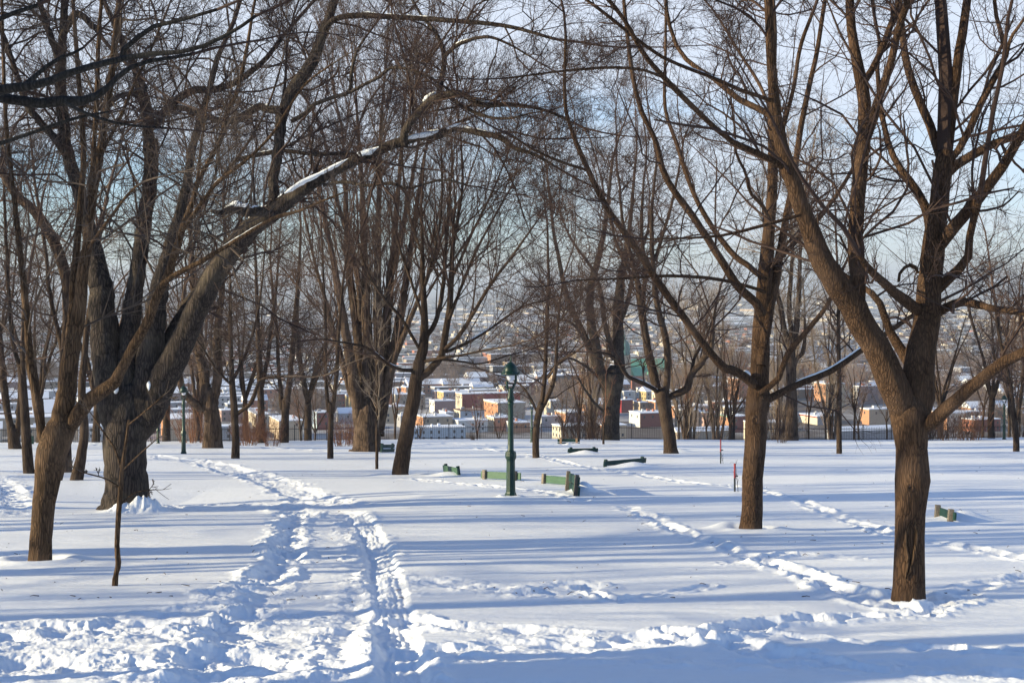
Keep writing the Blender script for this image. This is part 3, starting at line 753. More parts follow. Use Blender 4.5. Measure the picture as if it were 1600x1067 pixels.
# ---- maple behind it
DB = gd(829)
tB, bB = traced_tree('maple_tree', (1172, 829), DB, 'tall bare maple with a knot hole in its straight trunk left of the scarred maple', 'maple_near', [
 ("1172,834,42 1173,815,38 1174,780,36 1175,740,36 1178,700,37 1181,650,38 1184,620,42 1187,590,34 1190,540,31 1192,500,30 1196,450,27 1199,400,24 1203,350,20 1207,300,18 1208,250,17 1206,200,15 1207,120,13 1209,50,11 1206,-5,10", (0, 0.8), .32),
 ("1189,570,16 1198,520,17 1205,470,17 1213,430,17 1222,390,14 1230,340,12 1240,290,11 1250,220,10 1262,150,9 1275,90,8 1290,-5,7", (0, 1.8), .1),
 ("1190,492,16 1175,470,15 1150,445,15 1125,405,13 1085,345,12 1040,277,11 1025,225,9 999,165,8 984,94,7 974,-5,6", (0, -1.5), .15),
 ("1196,437,10 1175,418,10 1149,398,10 1111,349,9 1077,285,8 1059,225,7 1040,169,6 1040,80,5 1040,-5,4", (0, 1.5), .15),
 ("1180,602,16 1150,580,15 1130,572,14 1100,539,13 1062,490,13 1025,441,13 999,400,12 950,330,10 916,262,9 890,195,7 882,150,6 884,56,5", (0, -3), .15),
 ("915,265,5 870,250,5 830,232,4 800,212,4", (-2.4, -3), .1),
 ("1186,618,12 1200,624,14 1225,612,12 1250,600,12 1300,578,11 1345,548,10 1385,520,9 1430,490,7 1480,465,5", (0, 1.5), .1),
 ("1186,614,10 1215,594,10 1228,560,10 1245,535,10 1262,515,9 1285,487,8 1300,462,7 1312,430,5", (0, -1.2), .1),
 ("1196,457,6 1150,443,6 1100,434,6 1036,431,5 980,435,4 900,438,3", (0, -1.5), .1),
 ("1204,350,8 1190,320,7 1172,300,6 1165,270,5 1150,240,5 1148,200,4", (0.3, -1), .1),
 ("1222,400,9 1250,370,9 1280,340,8 1310,300,7 1340,250,6 1360,215,5", (0.7, 2.5), .1),
 ("1208,260,8 1225,200,8 1240,140,7 1250,80,7 1270,20,6", (0.6, -1), .1),
 ("1207,180,6 1185,130,6 1160,90,5 1130,40,4", (0.6, 1.5), .1),
], 'bark_maple', 'twig_dark', side=18, lump=0.045, dens=0.70, wsc=.9, snowy=2, seed=5, lobes=(5, .13, .30))
scar(1179, 656, DB, 0.235, 0.05, 0.03, 0.9, 1.15, tB, bB)
snow_lump(tB, bB, 1165, 585, DB, 0.22, 0.16, 0.2, 5)

# ---- rough maple at the left front
DN = gd(874)
tN, bN = traced_tree('maple_tree', (62, 874), DN, 'rough barked maple splitting into many stems, nearest tree at the left', 'maple_near', [
 ("62,882,42 64,840,38 69,780,40 76,735,47 84,705,54 95,670,52", (0, 0), 1),
 ("88,695,36 98,645,34 105,600,31 112,560,28 118,520,25 125,480,23 130,430,20 136,380,17 141,340,15 147,290,15 158,230,14 165,180,13 175,110,12 182,40,10 187,-5,9", (0, 0.2), .2),
 ("84,690,15 88,655,15 96,610,15 104,570,15 108,520,14 112,470,14 115,420,13 119,380,12 125,320,11 129,260,10 128,200,9 122,120,8 117,50,7 114,-5,6", (0, 0.7), .2),
 ("140,310,9 148,230,8 152,150,8 156,60,7 159,-5,6", (0.1, -0.5), .1),
 ("70,705,15 64,670,15 56,620,15 49,575,13 45,540,13 42,500,11 37,450,11 32,420,10 28,380,10 20,300,8 10,200,7 5,100,6 3,-5,5", (0, 1.0), .2),
 ("98,690,30 118,655,27 145,627,25 175,605,22 190,580,18 210,545,17 230,508,16 245,467,15 262,430,14 275,390,13 288,350,11 300,320,10 310,285,8 325,255,8 345,220,8 355,180,7 372,140,7 385,80,6 395,20,5 400,-5,5", (0, -1.5), .42),
 ("252,445,9 280,424,9 312,409,9 345,390,8 380,369,8 410,350,7 436,338,7 467,330,5 510,312,4 540,300,3", (-1.1, -2), .1),
 ("285,360,8 310,325,7 340,285,7 370,262,6 400,238,5 425,210,5 450,170,4 480,130,4 520,100,3", (-1.2, -2.5), .1),
 ("300,325,6 309,277,5 314,230,5 320,190,4 326,150,3", (-1.2, -1), .1),
 ("345,280,5 380,235,5 405,195,4 425,150,4 440,100,3", (-1.4, -0.5), .1),
 ("160,235,6 185,190,6 210,130,5 235,80,4 260,20,4", (0.1, 1), .1),
 ("136,390,6 165,350,6 195,310,5 215,290,4", (0.1, -1.5), .1),
], 'bark_left', 'twig_grey', side=20, lump=0.06, dens=1.2, wsc=.88, snowy=3, seed=9, lobes=(4, .12, .25), Lscale=1.05)
snow_cap(tN, bN, "70,688,8 76,680,9 82,672,8", DN, 0.9, 0.35, -0.05)

# ---- the huge old tree behind it
DO = gd(795)
tO, bO = traced_tree('old_maple_tree', (195, 795), DO, 'massive dark old tree, snow heaped at its foot, a snow covered limb reaching right', 'old', [
 ("195,803,92 195,780,80 194,740,74 193,700,76 195,665,76 198,640,62 204,612,40", (0, 0), 1),
 ("172,650,52 161,585,50 153,520,48 148,470,43 146,430,38 140,380,30 126,320,24 104,240,21 92,150,20 95,90,16 100,30,13 102,-5,12", (0, 1.5), .4),
 ("202,640,50 200,570,40 202,520,34 207,480,32 215,440,28 222,390,27 228,340,27 236,290,26 240,240,24 238,190,22 225,140,18 210,100,14 190,60,11 170,20,9", (0, 2.0), .4),
 ("220,640,56 230,570,48 237,520,40 243,470,33 250,430,28 260,395,24 272,350,19 290,290,15 300,230,13 320,160,11 340,90,9", (0, 0.3), .4),
 ("232,660,48 250,605,48 272,562,46 300,510,42 325,462,40 350,425,38 375,388,36 402,356,34 428,334,32 458,311,26 492,288,22 530,268,20 570,250,18 620,228,17 660,218,15 690,212,14 715,202,12 745,208,11 780,215,10 805,232,8 835,242,6 870,262,4", (0, -2.5), .45),
 ("236,615,30 252,560,28 268,522,27 290,485,25 315,450,23 340,420,20 365,397,17 388,375,14 410,345,11 425,310,9 430,280,8", (0, 1.4), .3),
 ("430,340,20 410,329,17 388,331,16 366,326,14 345,333,10 330,329,6", (-1.2, -2.4), 1),
 ("430,340,20 428,300,18 430,260,18 436,215,18 441,180,20 453,150,22 472,122,22 490,95,20 505,55,17 520,10,14 527,-10,13", (-1.2, -0.2), .2),
 ("443,175,14 420,172,14 400,168,13 360,188,13 320,182,11 280,168,9 250,180,7", (-0.9, 0.9), .1),
 ("497,80,10 512,42,11 530,28,10 570,22,10 620,25,9 680,30,9 740,35,8 800,43,7 870,62,5", (-0.6, -2), .1),
 ("455,190,8 478,176,8 494,161,8 524,150,7 546,142,7 550,112,6 558,82,5 570,60,4", (-0.8, -1.6), .1),
 ("546,146,6 575,130,6 595,120,6 610,107,6 640,109,6 670,120,5 700,140,4", (-1.6, -2.5), .1),
 ("632,227,12 635,202,14 655,174,13 680,152,13 719,146,11 752,162,10 800,163,8 850,172,5 890,190,4", (-2, -3.4), .1),
 ("684,155,10 690,120,10 693,85,9 682,52,7 660,25,5 640,-5,4", (-2, -1), .1),
 ("692,92,8 720,70,7 760,58,6 800,72,4 830,90,3", (-2, -3), .1),
 ("700,150,7 720,164,7 750,180,6 790,186,5 825,178,3", (-2, -3), .1),
 ("505,290,6 539,285,6 572,291,6 610,287,6 640,294,5 692,281,4 730,290,3", (-1.5, -2.4), .1),
 ("370,250,8 400,243,8 445,236,8 494,242,7 546,240,6 590,250,4", (0.5, -1), .1),
 ("238,205,14 262,168,14 300,142,14 340,140,12 380,122,11 410,100,9 440,60,7", (1.8, 2.6), .1),
 ("105,245,14 82,215,13 60,190,12 40,160,11 20,100,9 -5,30,8", (0.8, 2), .1),
 ("92,95,14 75,45,11 60,-5,9", (1, 0), .1),
 ("97,60,12 120,22,12 145,42,10 152,50,7", (1, 0.5), .2),
 ("225,150,10 190,150,9 160,170,8 130,165,6", (2, 1), .1),
], 'bark_old', 'twig_dark', side=26, lump=0.055, lobes=(5, 0.28, 0.55), dens=0.82, wsc=.86, snowy=22, seed=13, Lscale=1.0)
snow_cap(tO, bO, "450,310,24 475,292,22 500,280,21 530,264,20 560,250,18", DO, 0.38, 0.12, -1.6)
snow_cap(tO, bO, "563,249,18 580,243,17 600,234,16", DO, 0.5, 0.2, -1.75)
snow_cap(tO, bO, "632,224,16 650,219,16 670,215,15 688,211,14", DO, 0.55, 0.2, -2.0)
snow_cap(tO, bO, "700,206,13 715,200,12 738,205,11 760,209,10", DO, 0.55, 0.16, -2.1)
snow_cap(tO, bO, "352,329,9 366,324,12 378,326,13 392,328,13", DO, 0.7, 0.35, -2.0)
snow_cap(tO, bO, "664,163,13 672,156,13 684,148,13", DO, 0.55, 0.2, -2.2)
snow_lump(tO, bO, 181, 606, DO - .45, 0.14, 0.20, 0.3, 7); snow_lump(tO, bO, 234, 602, DO - .35, 0.11, 0.22, 0.3, 8)
snow_lump(tO, bO, 247, 207, DO + 1, 0.22, 0.24, 0.25, 10)

# ---- maple whose branches come in at the top left; its trunk stands left of the frame
DP = 12.5
traced_tree('maple_tree', (-190, 1070), DP, 'dark branches reaching in from a maple standing beyond the left edge', 'maple_near', [
 ("-190,1090,60 -188,900,52 -180,600,48 -160,400,44 -145,300,42 -130,200,38 -120,0,30 -110,-200,24", (0, 0), .8),
 ("-145,230,22 -60,160,18 0,140,16 60,130,13 110,113,11 170,96,10 230,85,9 300,78,7 360,52,6 400,25,5", (0, -0.6), .2),
 ("-142,250,22 -60,150,20 0,152,17 60,160,16 105,158,17 140,157,14 165,140,10 185,120,8 215,100,7 260,92,6 300,85,5", (0, 0.3), .2),
 ("193,92,11 194,78,9 215,60,8 240,42,7 290,30,6 340,15,5", (0, -.6), .1),
 ("35,137,8 60,115,7 85,95,6 110,85,5 130,75,4", (0, .2), .3),
 ("-150,330,14 -60,250,10 0,225,7 60,205,6 120,184,5 170,175,3", (0, 0.5), .2),
 ("-125,120,16 -60,60,11 0,30,8 60,8,6", (0, -0.3), .2),
 ("100,160,6 140,180,5 200,196,4 260,200,3", (0, .4), .1),
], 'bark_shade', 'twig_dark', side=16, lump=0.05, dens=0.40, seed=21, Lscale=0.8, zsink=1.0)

# ---- leaning tree, centre left
DF = gd(743)
tF, bF = traced_tree('maple_tree', (625, 743), DF, 'bare leaning maple with wide sweeping branches, left of the green lamp post with benches', 'fan', [
 ("625,748,34 628,725,32 632,700,30 637,675,29 642,648,28 647,620,27 651,590,25 656,565,22 662,540,20 664,510,16 663,480,13 661,430,10 660,380,7 658,320,5", (0, 0), .55),
 ("652,592,15 672,578,14 690,558,13 697,530,13 705,490,12 708,440,11 708,400,9 715,350,7 722,300,5", (0, -1), .2),
 ("695,545,8 720,520,8 745,480,7 770,440,6 800,400,5 840,345,3", (-.4, -3), .1),
 ("697,550,6 730,535,6 770,510,5 815,480,4 850,470,3", (-.4, 2), .1),
 ("702,500,7 720,450,6 745,390,5 775,335,4 800,290,3", (-.6, 1), .1),
 ("665,528,10 680,500,9 690,450,8 695,400,7 700,330,5 706,265,4", (0, 1.5), .1),
 ("660,566,7 680,562,6 720,555,5 760,547,4 800,540,3", (0, -3), .1),
 ("688,562,6 720,565,4 750,568,3 795,555,3", (-.3, 2), .1),
 ("650,580,8 625,577,7 600,565,7 575,545,6 545,537,4 505,530,3", (0, -2), .1),
 ("657,548,6 630,500,6 600,465,5 575,425,4 560,380,3", (0, -1.5), .1),
 ("663,505,6 645,450,5 625,390,5 610,330,3", (0, 1), .1),
 ("708,430,6 735,370,5 765,310,4 790,250,3", (-.8, -2), .1),
 ("662,450,6 680,390,5 690,320,4 690,250,3", (0, -2), .1),
 ("661,400,5 640,340,5 630,270,4 628,220,3", (0, 2), .1),
], 'bark_far', 'twig_dark', side=14, lump=0.03, dens=0.68, wsc=.8, snowy=6, seed=17, Lscale=1.0)

# ---- poplar clump
DG = gd(706)
tG, bG = traced_tree('poplar_tree', (575, 706), DG, 'huge bare poplar with flaring ridged base and a broom of upright stems', 'poplar', [
 ("575,712,58 574,695,48 573,675,46 573,648,36 574,622,20", (0, 0), 1),
 ("562,665,26 552,595,20 545,540,16 535,480,13 525,420,11 512,360,8 498,300,6", (0, -2), .2),
 ("567,665,26 563,580,20 558,520,16 550,450,13 545,380,11 540,300,8 536,220,5", (0, 2), .2),
 ("575,665,26 577,580,22 573,520,18 570,450,15 568,380,12 565,300,9 560,220,6 556,150,4", (0, 0), .2),
 ("582,665,26 588,580,22 588,510,18 588,440,14 590,370,11 592,290,8 595,210,6 600,130,4", (0, -1.5), .2),
 ("586,665,24 600,575,20 607,505,17 612,440,14 618,370,11 622,300,8 628,220,6 634,150,4", (0, 2), .2),
 ("590,665,20 608,585,18 622,520,15 634,450,12 643,380,9 652,310,7 664,240,5", (0, 1), .2),
 ("592,680,20 596,640,22 602,610,18 616,560,12 640,500,9 665,440,7 690,370,5", (0, -1), .3),
 ("557,640,12 540,580,11 522,520,9 506,460,7 490,400,5 476,340,4", (0, 1), .2),
 ("566,500,12 552,400,9 528,320,7 515,250,5", (0.3, -2), .1),
 ("600,480,12 625,380,9 640,300,7 655,220,5 665,150,4", (0.3, 3), .1),
], 'bark_poplar', 'twig_brown', side=26, lump=0.09, lobes=(6, 0.38, 1.6), dens=0.5, wsc=.85, seed=19, Lscale=1.0)

# ---- maple right of centre
DC = gd(711)
tC, bC = traced_tree('maple_tree', (1050, 711), DC, 'bare maple with a short dark trunk forking low and a limb elbowing up right', 'maple', [
 ("1051,714,32 1049,700,25 1047,680,23 1043,660,23 1040,640,24 1036,618,28", (0, 0), 1),
 ("1033,626,18 1021,584,16 1010,531,14 1002,480,12 995,440,10 985,400,8 975,360,6 970,320,5", (0, 2), .2),
 ("1040,622,14 1043,550,12 1032,494,11 1025,456,10 1020,400,8 1018,350,7 1022,300,5 1026,250,4", (0, -2), .2),
 ("1012,540,9 1005,480,8 1007,430,8 1004,390,7 1003,340,6 1006,280,4", (.8, 3), .1),
 ("1042,625,14 1070,610,14 1079,587,12 1100,561,11 1111,540,9 1115,500,5 1120,470,4", (0, -1.5), .3),
 ("1079,592,7 1085,560,6 1096,538,5 1110,510,3", (-.5, 1), .2),
 ("1033,621,9 1010,602,8 980,587,7 965,565,6 948,553,5 920,550,3", (0, -2), .2),
 ("1021,410,7 1035,370,6 1050,320,5 1060,270,4", (-1, -3), .1),
 ("996,440,7 975,410,6 960,370,5 950,330,4", (1, 3), .1),
], 'bark_far', 'twig_dark', side=14, lump=0.04, dens=0.8, wsc=.85, snowy=5, seed=23)
snow_lump(tC, bC, 1040, 614, DC - .1, 0.16, 0.34, 0.4, 12)

# ---- broad old tree at the brow
DD_ = gd(689)
tD, bD = traced_tree('old_maple_tree', (955, 689), DD_, 'very thick grey old tree at the brow, directly left of the green roofed church', 'far', [
 ("955,692,52 955,670,47 955,640,46 957,605,46 958,585,44", (0, 0), 1),
 ("964,600,28 967,540,26 967,500,24 970,445,20 978,400,15 985,350,10 990,290,7", (0, 2), .25),
 ("950,605,26 935,565,22 929,530,20 922,490,18 922,455,17 931,415,15 941,375,12 949,325,9 955,270,7", (0, -2), .25),
 ("942,600,20 925,552,17 910,520,15 895,490,14 885,460,12 878,430,11 872,400,9 866,370,8 860,320,6", (0, 2), .25),
 ("960,560,14 946,510,12 940,465,10 930,430,8 915,405,7", (0, -3), .1),
 ("968,510,12 980,470,11 985,440,9 1000,400,7 1012,360,5", (0.5, -2), .1),
 ("935,590,7 915,572,6 890,560,5 868,572,4", (0, -3), .1),
 ("946,645,6 928,628,6 915,610,5 903,590,4", (0, -3), .2),
 ("925,550,8 900,510,7 880,500,5 855,490,4", (0, -3), .1),
], 'bark_old', 'twig_brown', side=20, lump=0.05, lobes=(5, 0.1, 1.0), dens=0.7, wsc=.58, seed=29, Lscale=1.0)

def small(name, base, label, sty, stems, bk='bark_far', tw='twig_brown', **k):
    return traced_tree(name, base, gd(base[1]), label, sty, stems, bk, tw, side=k.pop('side', 10), lump=k.pop('lump', 0.03), **k)
small('maple_tree', (838, 719), 'slim young tree forking at head height just right of the nearest lamp post', 'maple', [
 ("838,722,12 837,700,11 838,670,11 842,645,11 846,632,11", (0, 0), 1),
 ("843,645,8 851,600,7 853,550,6 855,500,6 857,450,5 856,400,4 855,350,3", (0, 1), .1),
 ("846,640,8 861,610,7 868,580,6 870,540,5 873,500,4 878,450,3", (0, -1), .1),
 ("842,652,5 830,625,4 812,600,3 790,590,2", (0, 1), .1),
 ("856,590,4 875,565,4 900,550,3", (0, -1), .1)], tw='twig_dark', seed=41, dens=.9)
small('young_tree', (516, 719), 'slender tree with two upright stems, between the poplar clump and the left lamp post', 'maple', [
 ("516,722,13 516,690,12 517,660,11 517,632,11", (0, 0), 1),
 ("514,645,8 509,590,7 508,530,6 507,470,5 505,420,4 502,350,3", (0, 1), .1),
 ("519,645,9 524,600,8 527,550,7 531,500,6 536,440,5 545,380,4", (0, -1), .1)], seed=43, wsc=.78, dens=0.9, Lscale=.8)
small('maple_tree', (368, 719), 'small maple whose low limb bends out right, second tree right of the left lamp post', 'maple', [
 ("368,722,18 369,690,15 368,665,14 366,635,14 363,600,12 361,560,9 360,500,7 360,440,5", (0, 0), .4),
 ("371,647,7 392,630,8 402,605,7 410,592,5 445,588,4", (0, -1), .2),
 ("366,605,5 340,580,5 320,550,4 300,520,3", (0, -1), .1),
 ("366,590,7 385,550,6 400,500,5 410,440,4", (0, 1), .1)], tw='twig_grey', seed=47, wsc=.8, dens=.9)
small('old_maple_tree', (331, 702), 'thick tree with flaring roots and a low limb, just right of the left lamp post', 'far', [
 ("331,708,40 331,690,36 330,665,34 329,640,28 328,612,16", (0, 0), 1),
 ("322,630,22 320,580,20 315,540,18 312,500,15 305,450,12 300,400,9 296,340,7", (0, 2), .2),
 ("335,630,19 342,580,18 340,530,15 345,480,12 350,420,9 352,360,7", (0, -1), .2),
 ("322,642,15 305,634,15 290,620,13 281,600,12 280,560,10 283,500,8 290,440,6", (0, -2), .2)], bk='bark_poplar', side=18, lump=.08, lobes=(5, .3, 1.2), seed=53, wsc=.8, dens=.8)
small('maple_tree', (408, 690), 'straight grey tree at the brow behind the small maple with the low limb', 'far', [
 ("408,693,17 408,660,14 407,620,13 406,580,12 404,540,10 402,480,8 400,420,6 397,360,5", (0, 0), .4),
 ("409,605,8 418,560,8 424,510,7 432,450,5 436,390,4", (0, 1), .1)], seed=59, wsc=.8, dens=.75)
small('maple_tree', (444, 690), 'tree with two close upright leaders at the brow, left of the brick warehouse roofs', 'far', [
 ("444,693,18 445,665,16 446,628,15", (0, 0), 1),
 ("441,640,9 436,590,8 434,550,7 430,500,6 425,440,5", (0, 1), .1),
 ("448,638,12 454,580,11 458,520,10 462,470,8 466,420,6 470,350,4", (0, -2), .1)], seed=61, wsc=.78, dens=.75)
small('young_tree', (46, 743), 'thin tree with two dark stems just left of the rough barked maple at the left', 'maple', [
 ("46,746,18 43,710,16 39,660,14 36,610,13 33,575,12", (0, 0), 1),
 ("33,585,8 20,540,7 14,500,7 12,450,6 10,400,6 8,340,5 6,280,4", (0, 1), .1),
 ("37,590,8 37,540,7 38,500,6 44,440,5", (0, -1), .1)], seed=67, dens=1.0)
small('maple_tree', (24, 703), 'twin stemmed tree standing at the far left by the iron fence', 'far', [
 ("24,706,21 22,690,18 20,670,16", (0, 0), 1),
 ("19,675,13 10,620,12 5,580,11 0,530,10 -6,460,8", (0, 1), .2),
 ("27,680,10 30,640,9 32,600,7 34,540,5", (0, -1), .2)], seed=71, dens=.8)
small('maple_tree', (118, 751), 'curved reddish trunk leaning right behind the rough barked maple', 'maple', [
 ("118,754,21 121,735,19 127,705,15 131,675,14 129,640,13 128,600,12 132,560,10 138,500,9 150,430,7", (0, 0), .5)], seed=73)
small('old_maple_tree', (105, 741), 'dark straight trunk behind the rough barked maple, its upper limb bent to the left', 'far', [
 ("105,744,18 105,700,15 104,660,14 102,620,14 100,580,14 104,530,14 106,480,16 103,430,17 85,378,17 55,332,16 25,305,14 0,262,12", (0, 0), .5),
 ("101,590,9 96,540,8 80,470,7 72,400,6 60,320,5", (0, 1), .1)], bk='bark_poplar', seed=79, dens=.8)
small('maple_tree', (1238, 687), 'pale grey tree at the brow seen between the two big maples at the right', 'far', [
 ("1238,690,28 1238,660,25 1239,620,22 1238,580,21 1237,535,19", (0, 0), 1),
 ("1235,545,12 1225,500,11 1215,460,9 1205,400,6", (0, 1), .1),
 ("1240,545,12 1245,500,11 1248,460,9 1251,400,7 1256,330,5", (0, -2), .1),
 ("1243,565,9 1255,547,8 1258,520,6 1257,490,4", (0, -2), .1),
 ("1238,530,10 1232,470,9 1238,400,7 1236,320,5", (0, 2), .1)], bk='bark_poplar', tw='twig_pale', seed=83, wsc=.78, dens=.8, lump=.05)
small('young_tree', (1311, 710), 'straight pole thin tree between the second maple and the big maple at the right', 'young', [
 ("1311,713,9 1311,650,8 1311,580,7 1310,520,6 1310,470,5 1309,420,4", (0, 0), .25)], tw='twig_dark', seed=89, dens=1.4)
small('young_tree', (1588, 706), 'slim tree with a slight lean beside the lamp post at the right edge', 'maple', [
 ("1588,709,10 1586,670,9 1582,640,8 1578,600,7 1570,560,6 1560,520,5 1555,470,4", (0, 0), .3),
 ("1587,668,5 1594,620,5 1600,570,5", (0, -1), .1)], seed=97, dens=1.2)
small('young_tree', (589, 733), 'whip thin sapling in front of the poplar clump', 'young', [
 ("589,735,5 589,700,5 589,650,4 589,600,4 588,540,3 588,480,2", (0, 0), .25)], tw='twig_pale', seed=101, dens=2.6, Lscale=.9)
small('sapling', (943, 695), 'short reddish sapling in front of the very thick grey old tree', 'young', [
 ("943,697,4 943,680,3 944,660,2", (0, 0), .3)], tw='twig_red', seed=103, dens=1, Lscale=.4)
DS = gd(911)
traced_tree('sapling', (180, 911), DS, 'thin crooked sapling standing alone on the snow in front of the massive dark old tree', 'young', [
 ("180,914,10 182,895,8 185,880,9 183,850,8 185,810,8 188,770,8 191,730,7 196,695,5 201,658,4", (0, 0), 1),
 ("190,735,4 180,702,3 165,680,3 145,650,2", (0, .2), .3),
 ("199,665,3 230,640,2.5 255,618,2", (0, -.3), .3),
 ("191,735,3 215,712,2.5 240,690,2", (0, -.2), .3),
 ("188,762,3 165,748,2.5 130,738,2", (0, -.2), .3),
 ("187,790,3 210,770,2 240,765,1.5", (0, .2), .3),
], 'bark_left', 'twig_grey', side=10, lump=0.08, dens=0.5, seed=107, Lscale=.32, tip=12, zsink=.2)

# ---- untraced trees: each kind is built once and copied
def generic(name, h, r0, sty, seed, nst=5, spread=0.35, fork=0.22, barkm='bark_far', twigm='twig_brown', k1=1.0, Ls=1.0):
    rng = np.random.default_rng(seed)
    stems = []
    zf = h * fork
    P = np.array([[0, 0, -0.6], [0.02 * h * .3, 0, zf * .5], [rng.normal() * .05, rng.normal() * .05, zf]]); Rr = np.array([r0 * 1.25, r0, r0 * .92])
    stems.append((P, Rr, 1))
    for k in range(nst):
        a = 2 * math.pi * (k + rng.random() * .6) / nst
        tilt = spread * (0.35 + 0.9 * rng.random())
        z0 = zf * (0.92 + 0.1 * rng.random()); p = np.array([P[-1][0], P[-1][1], z0]); d = np.array([math.cos(a) * tilt, math.sin(a) * tilt, 1.0]); pts = [p]; n = 7
        for s in range(n):
            d = d / np.linalg.norm(d); p = p + d * (h * (0.80 + .2 * rng.random()) - zf) / n; pts.append(p)
            d = d + rng.normal(size=3) * 0.10 + np.array([0, 0, 0.08])
        stems.append((np.array(pts), np.linspace(r0 * 1.3 / math.sqrt(nst), r0 * 0.10, n + 1), 0.08))
    zero = np.zeros(3)
    out = {'name': name, 'trunk': None, 'limbs': []}
    for i, (P, Rr, c) in enumerate(stems):
        me, Pc, Rc = stem_mesh('trunk' if i == 0 else 'limb', P, Rr, zero, MT[barkm], 10, 0.04, seed * 13 + i)
        out['limbs'].append(('trunk' if i == 0 else 'limb', me)); stems[i] = (Pc, Rc, c)
    bt = crown_from(stems[1:], sty, rng, zero, Ls, k1)
    out['crown'] = batch_mesh('crown', bt, zero, [MT[twigm]])
    return out
def plant(proto, x, d, label, cat='tree', group=None, s=1.0, rz=0.0, z=None):
    r = empty(proto['name'], (x, d, gz(x, d) if z is None else z), rz); r.scale = (s, s, s)
    tag(r, label, cat, group)
    for n, me in proto['limbs']: link(n, me, r)
    link('crown', proto['crown'], r)
    return r
GM = generic('maple_tree', 15, .24, 'far', 201, 5, .42, .2, twigm='twig_brown', k1=.42)
GM2 = generic('maple_tree', 14, .20, 'far', 202, 4, .34, .25, twigm='twig_dark', k1=.5)
GP = generic('poplar_tree', 22, .34, 'poplar', 203, 5, .20, .12, 'bark_poplar', 'twig_brown', .4, 1.0)
GPP = generic('poplar_tree', 24, .34, 'poplar', 204, 5, .17, .14, 'bark_poplar', 'twig_pale', 0.42, 1.0)
GV = generic('maple_tree', 18, .3, 'far', 205, 6, .38, .2, 'bark_far', 'twig_grey', .4)
brow = [  # photo x, depth, proto, scale, label
 (62, 104, GV, .9, 'vase shaped tree at the brow behind the two stemmed thin tree at the left'),
 (150, 108, GM, 1.1, 'brown tree at the brow hidden mostly by the massive dark old tree'),
 (262, 112, GV, 1.0, 'tree at the brow framed by the snow covered limb and the massive old trunk'),
 (385, 114, GM2, 1.1, 'dark twigged tree at the brow just left of the straight grey tree'),
 (480, 113, GV, .95, 'tree at the brow left of the slender two stemmed tree'),
 (1140, 122, GM, .7, 'brown tree at the brow left of the tall maple with the knot hole'),
 (1470, 119, GM, .9, 'brown tree at the brow right behind the big maple with the scar'),
 (1550, 116, GV, .9, 'vase shaped tree at the brow near the right edge'),
 (1630, 110, GM, 1.1, 'brown tree at the far right corner of the brow'),
 (-25, 98, GM, 1.2, 'brown tree cut by the left edge at the brow'),
]
for i, (px, d, pr, s, lb) in enumerate(brow): plant(pr, (px - CX) / F * d, d, lb, s=s, rz=i * 1.3)
for i, (px, d, s, lb) in enumerate([
 (922, 150, .95, 'pale sunlit poplar below the brow, its top showing over the very thick grey old tree'),
 (1078, 165, 1.0, 'pale sunlit poplar below the brow, its top right of the maple with the elbowed limb'),
 (1120, 155, .95, 'pale sunlit poplar below the brow, left of the second big maple'),
 (1215, 160, .95, 'pale sunlit poplar below the brow, right of the second big maple'),
 (1300, 150, .85, 'pale sunlit poplar below the brow behind the pole thin tree'),
 (1590, 165, .85, 'pale sunlit poplar below the brow at the right edge')]):
    plant(GPP, (px - CX) / F * d, d, lb, s=s, rz=i * 2.1)
for i, (px, d, s, lb) in enumerate([
 (310, 128, 1.0, 'tall brown poplar below the brow, behind the flaring rooted tree')]):
    plant(GP, (px - CX) / F * d, d, lb, s=s, rz=i * 1.7)
GB = generic('old_maple_tree', 20, .72, 'far', 206, 5, .38, .16, 'bark_old', 'twig_dark', .28, 1.1)
for x, d, rz, sc_, lb in ((-29.0, 31.2, 0, 1, 'very thick old tree left of the frame that shades the massive dark old tree'), (-24, 20.5, 2, .8, 'thick old tree standing left of the frame nearer the camera'),
                          (-16, 9.2, 4, .85, 'thick old tree standing left of the frame closest to the camera')):
    plant(GB, x, d, lb, s=sc_, rz=rz)
GLA = generic('maple_tree', 15, .22, 'far', 211, 4, .38, .3, k1=.22); GLB = generic('maple_tree', 16, .26, 'far', 212, 5, .30, .25, twigm='twig_dark', k1=.2)
# trees standing left of the frame: their shadows stripe the snow
for i, (x, d, pr, s) in enumerate([(-15, 14.3, GLA, .9), (-27, 17, GLB, 1.0), (-34, 11, GLB, .8), (-22, 26, GLB, .8), (-40, 24, GLB, 1.0), (-31, 35, GLA, 1.1), (-46, 43, GLB, 1.1),
                                  (-29, 50, GLA, 1), (-50, 58, GLB, 1.0), (-40, 68, GLB, 1.1), (-56, 80, GLA, 1.1), (-48, 92, GLB, 1.0), (-12.5, 9.6, GLA, .8)]):
    plant(pr, x, d, 'bare park tree standing left of the frame', group='park trees left of the frame', s=s, rz=i * 1.1)

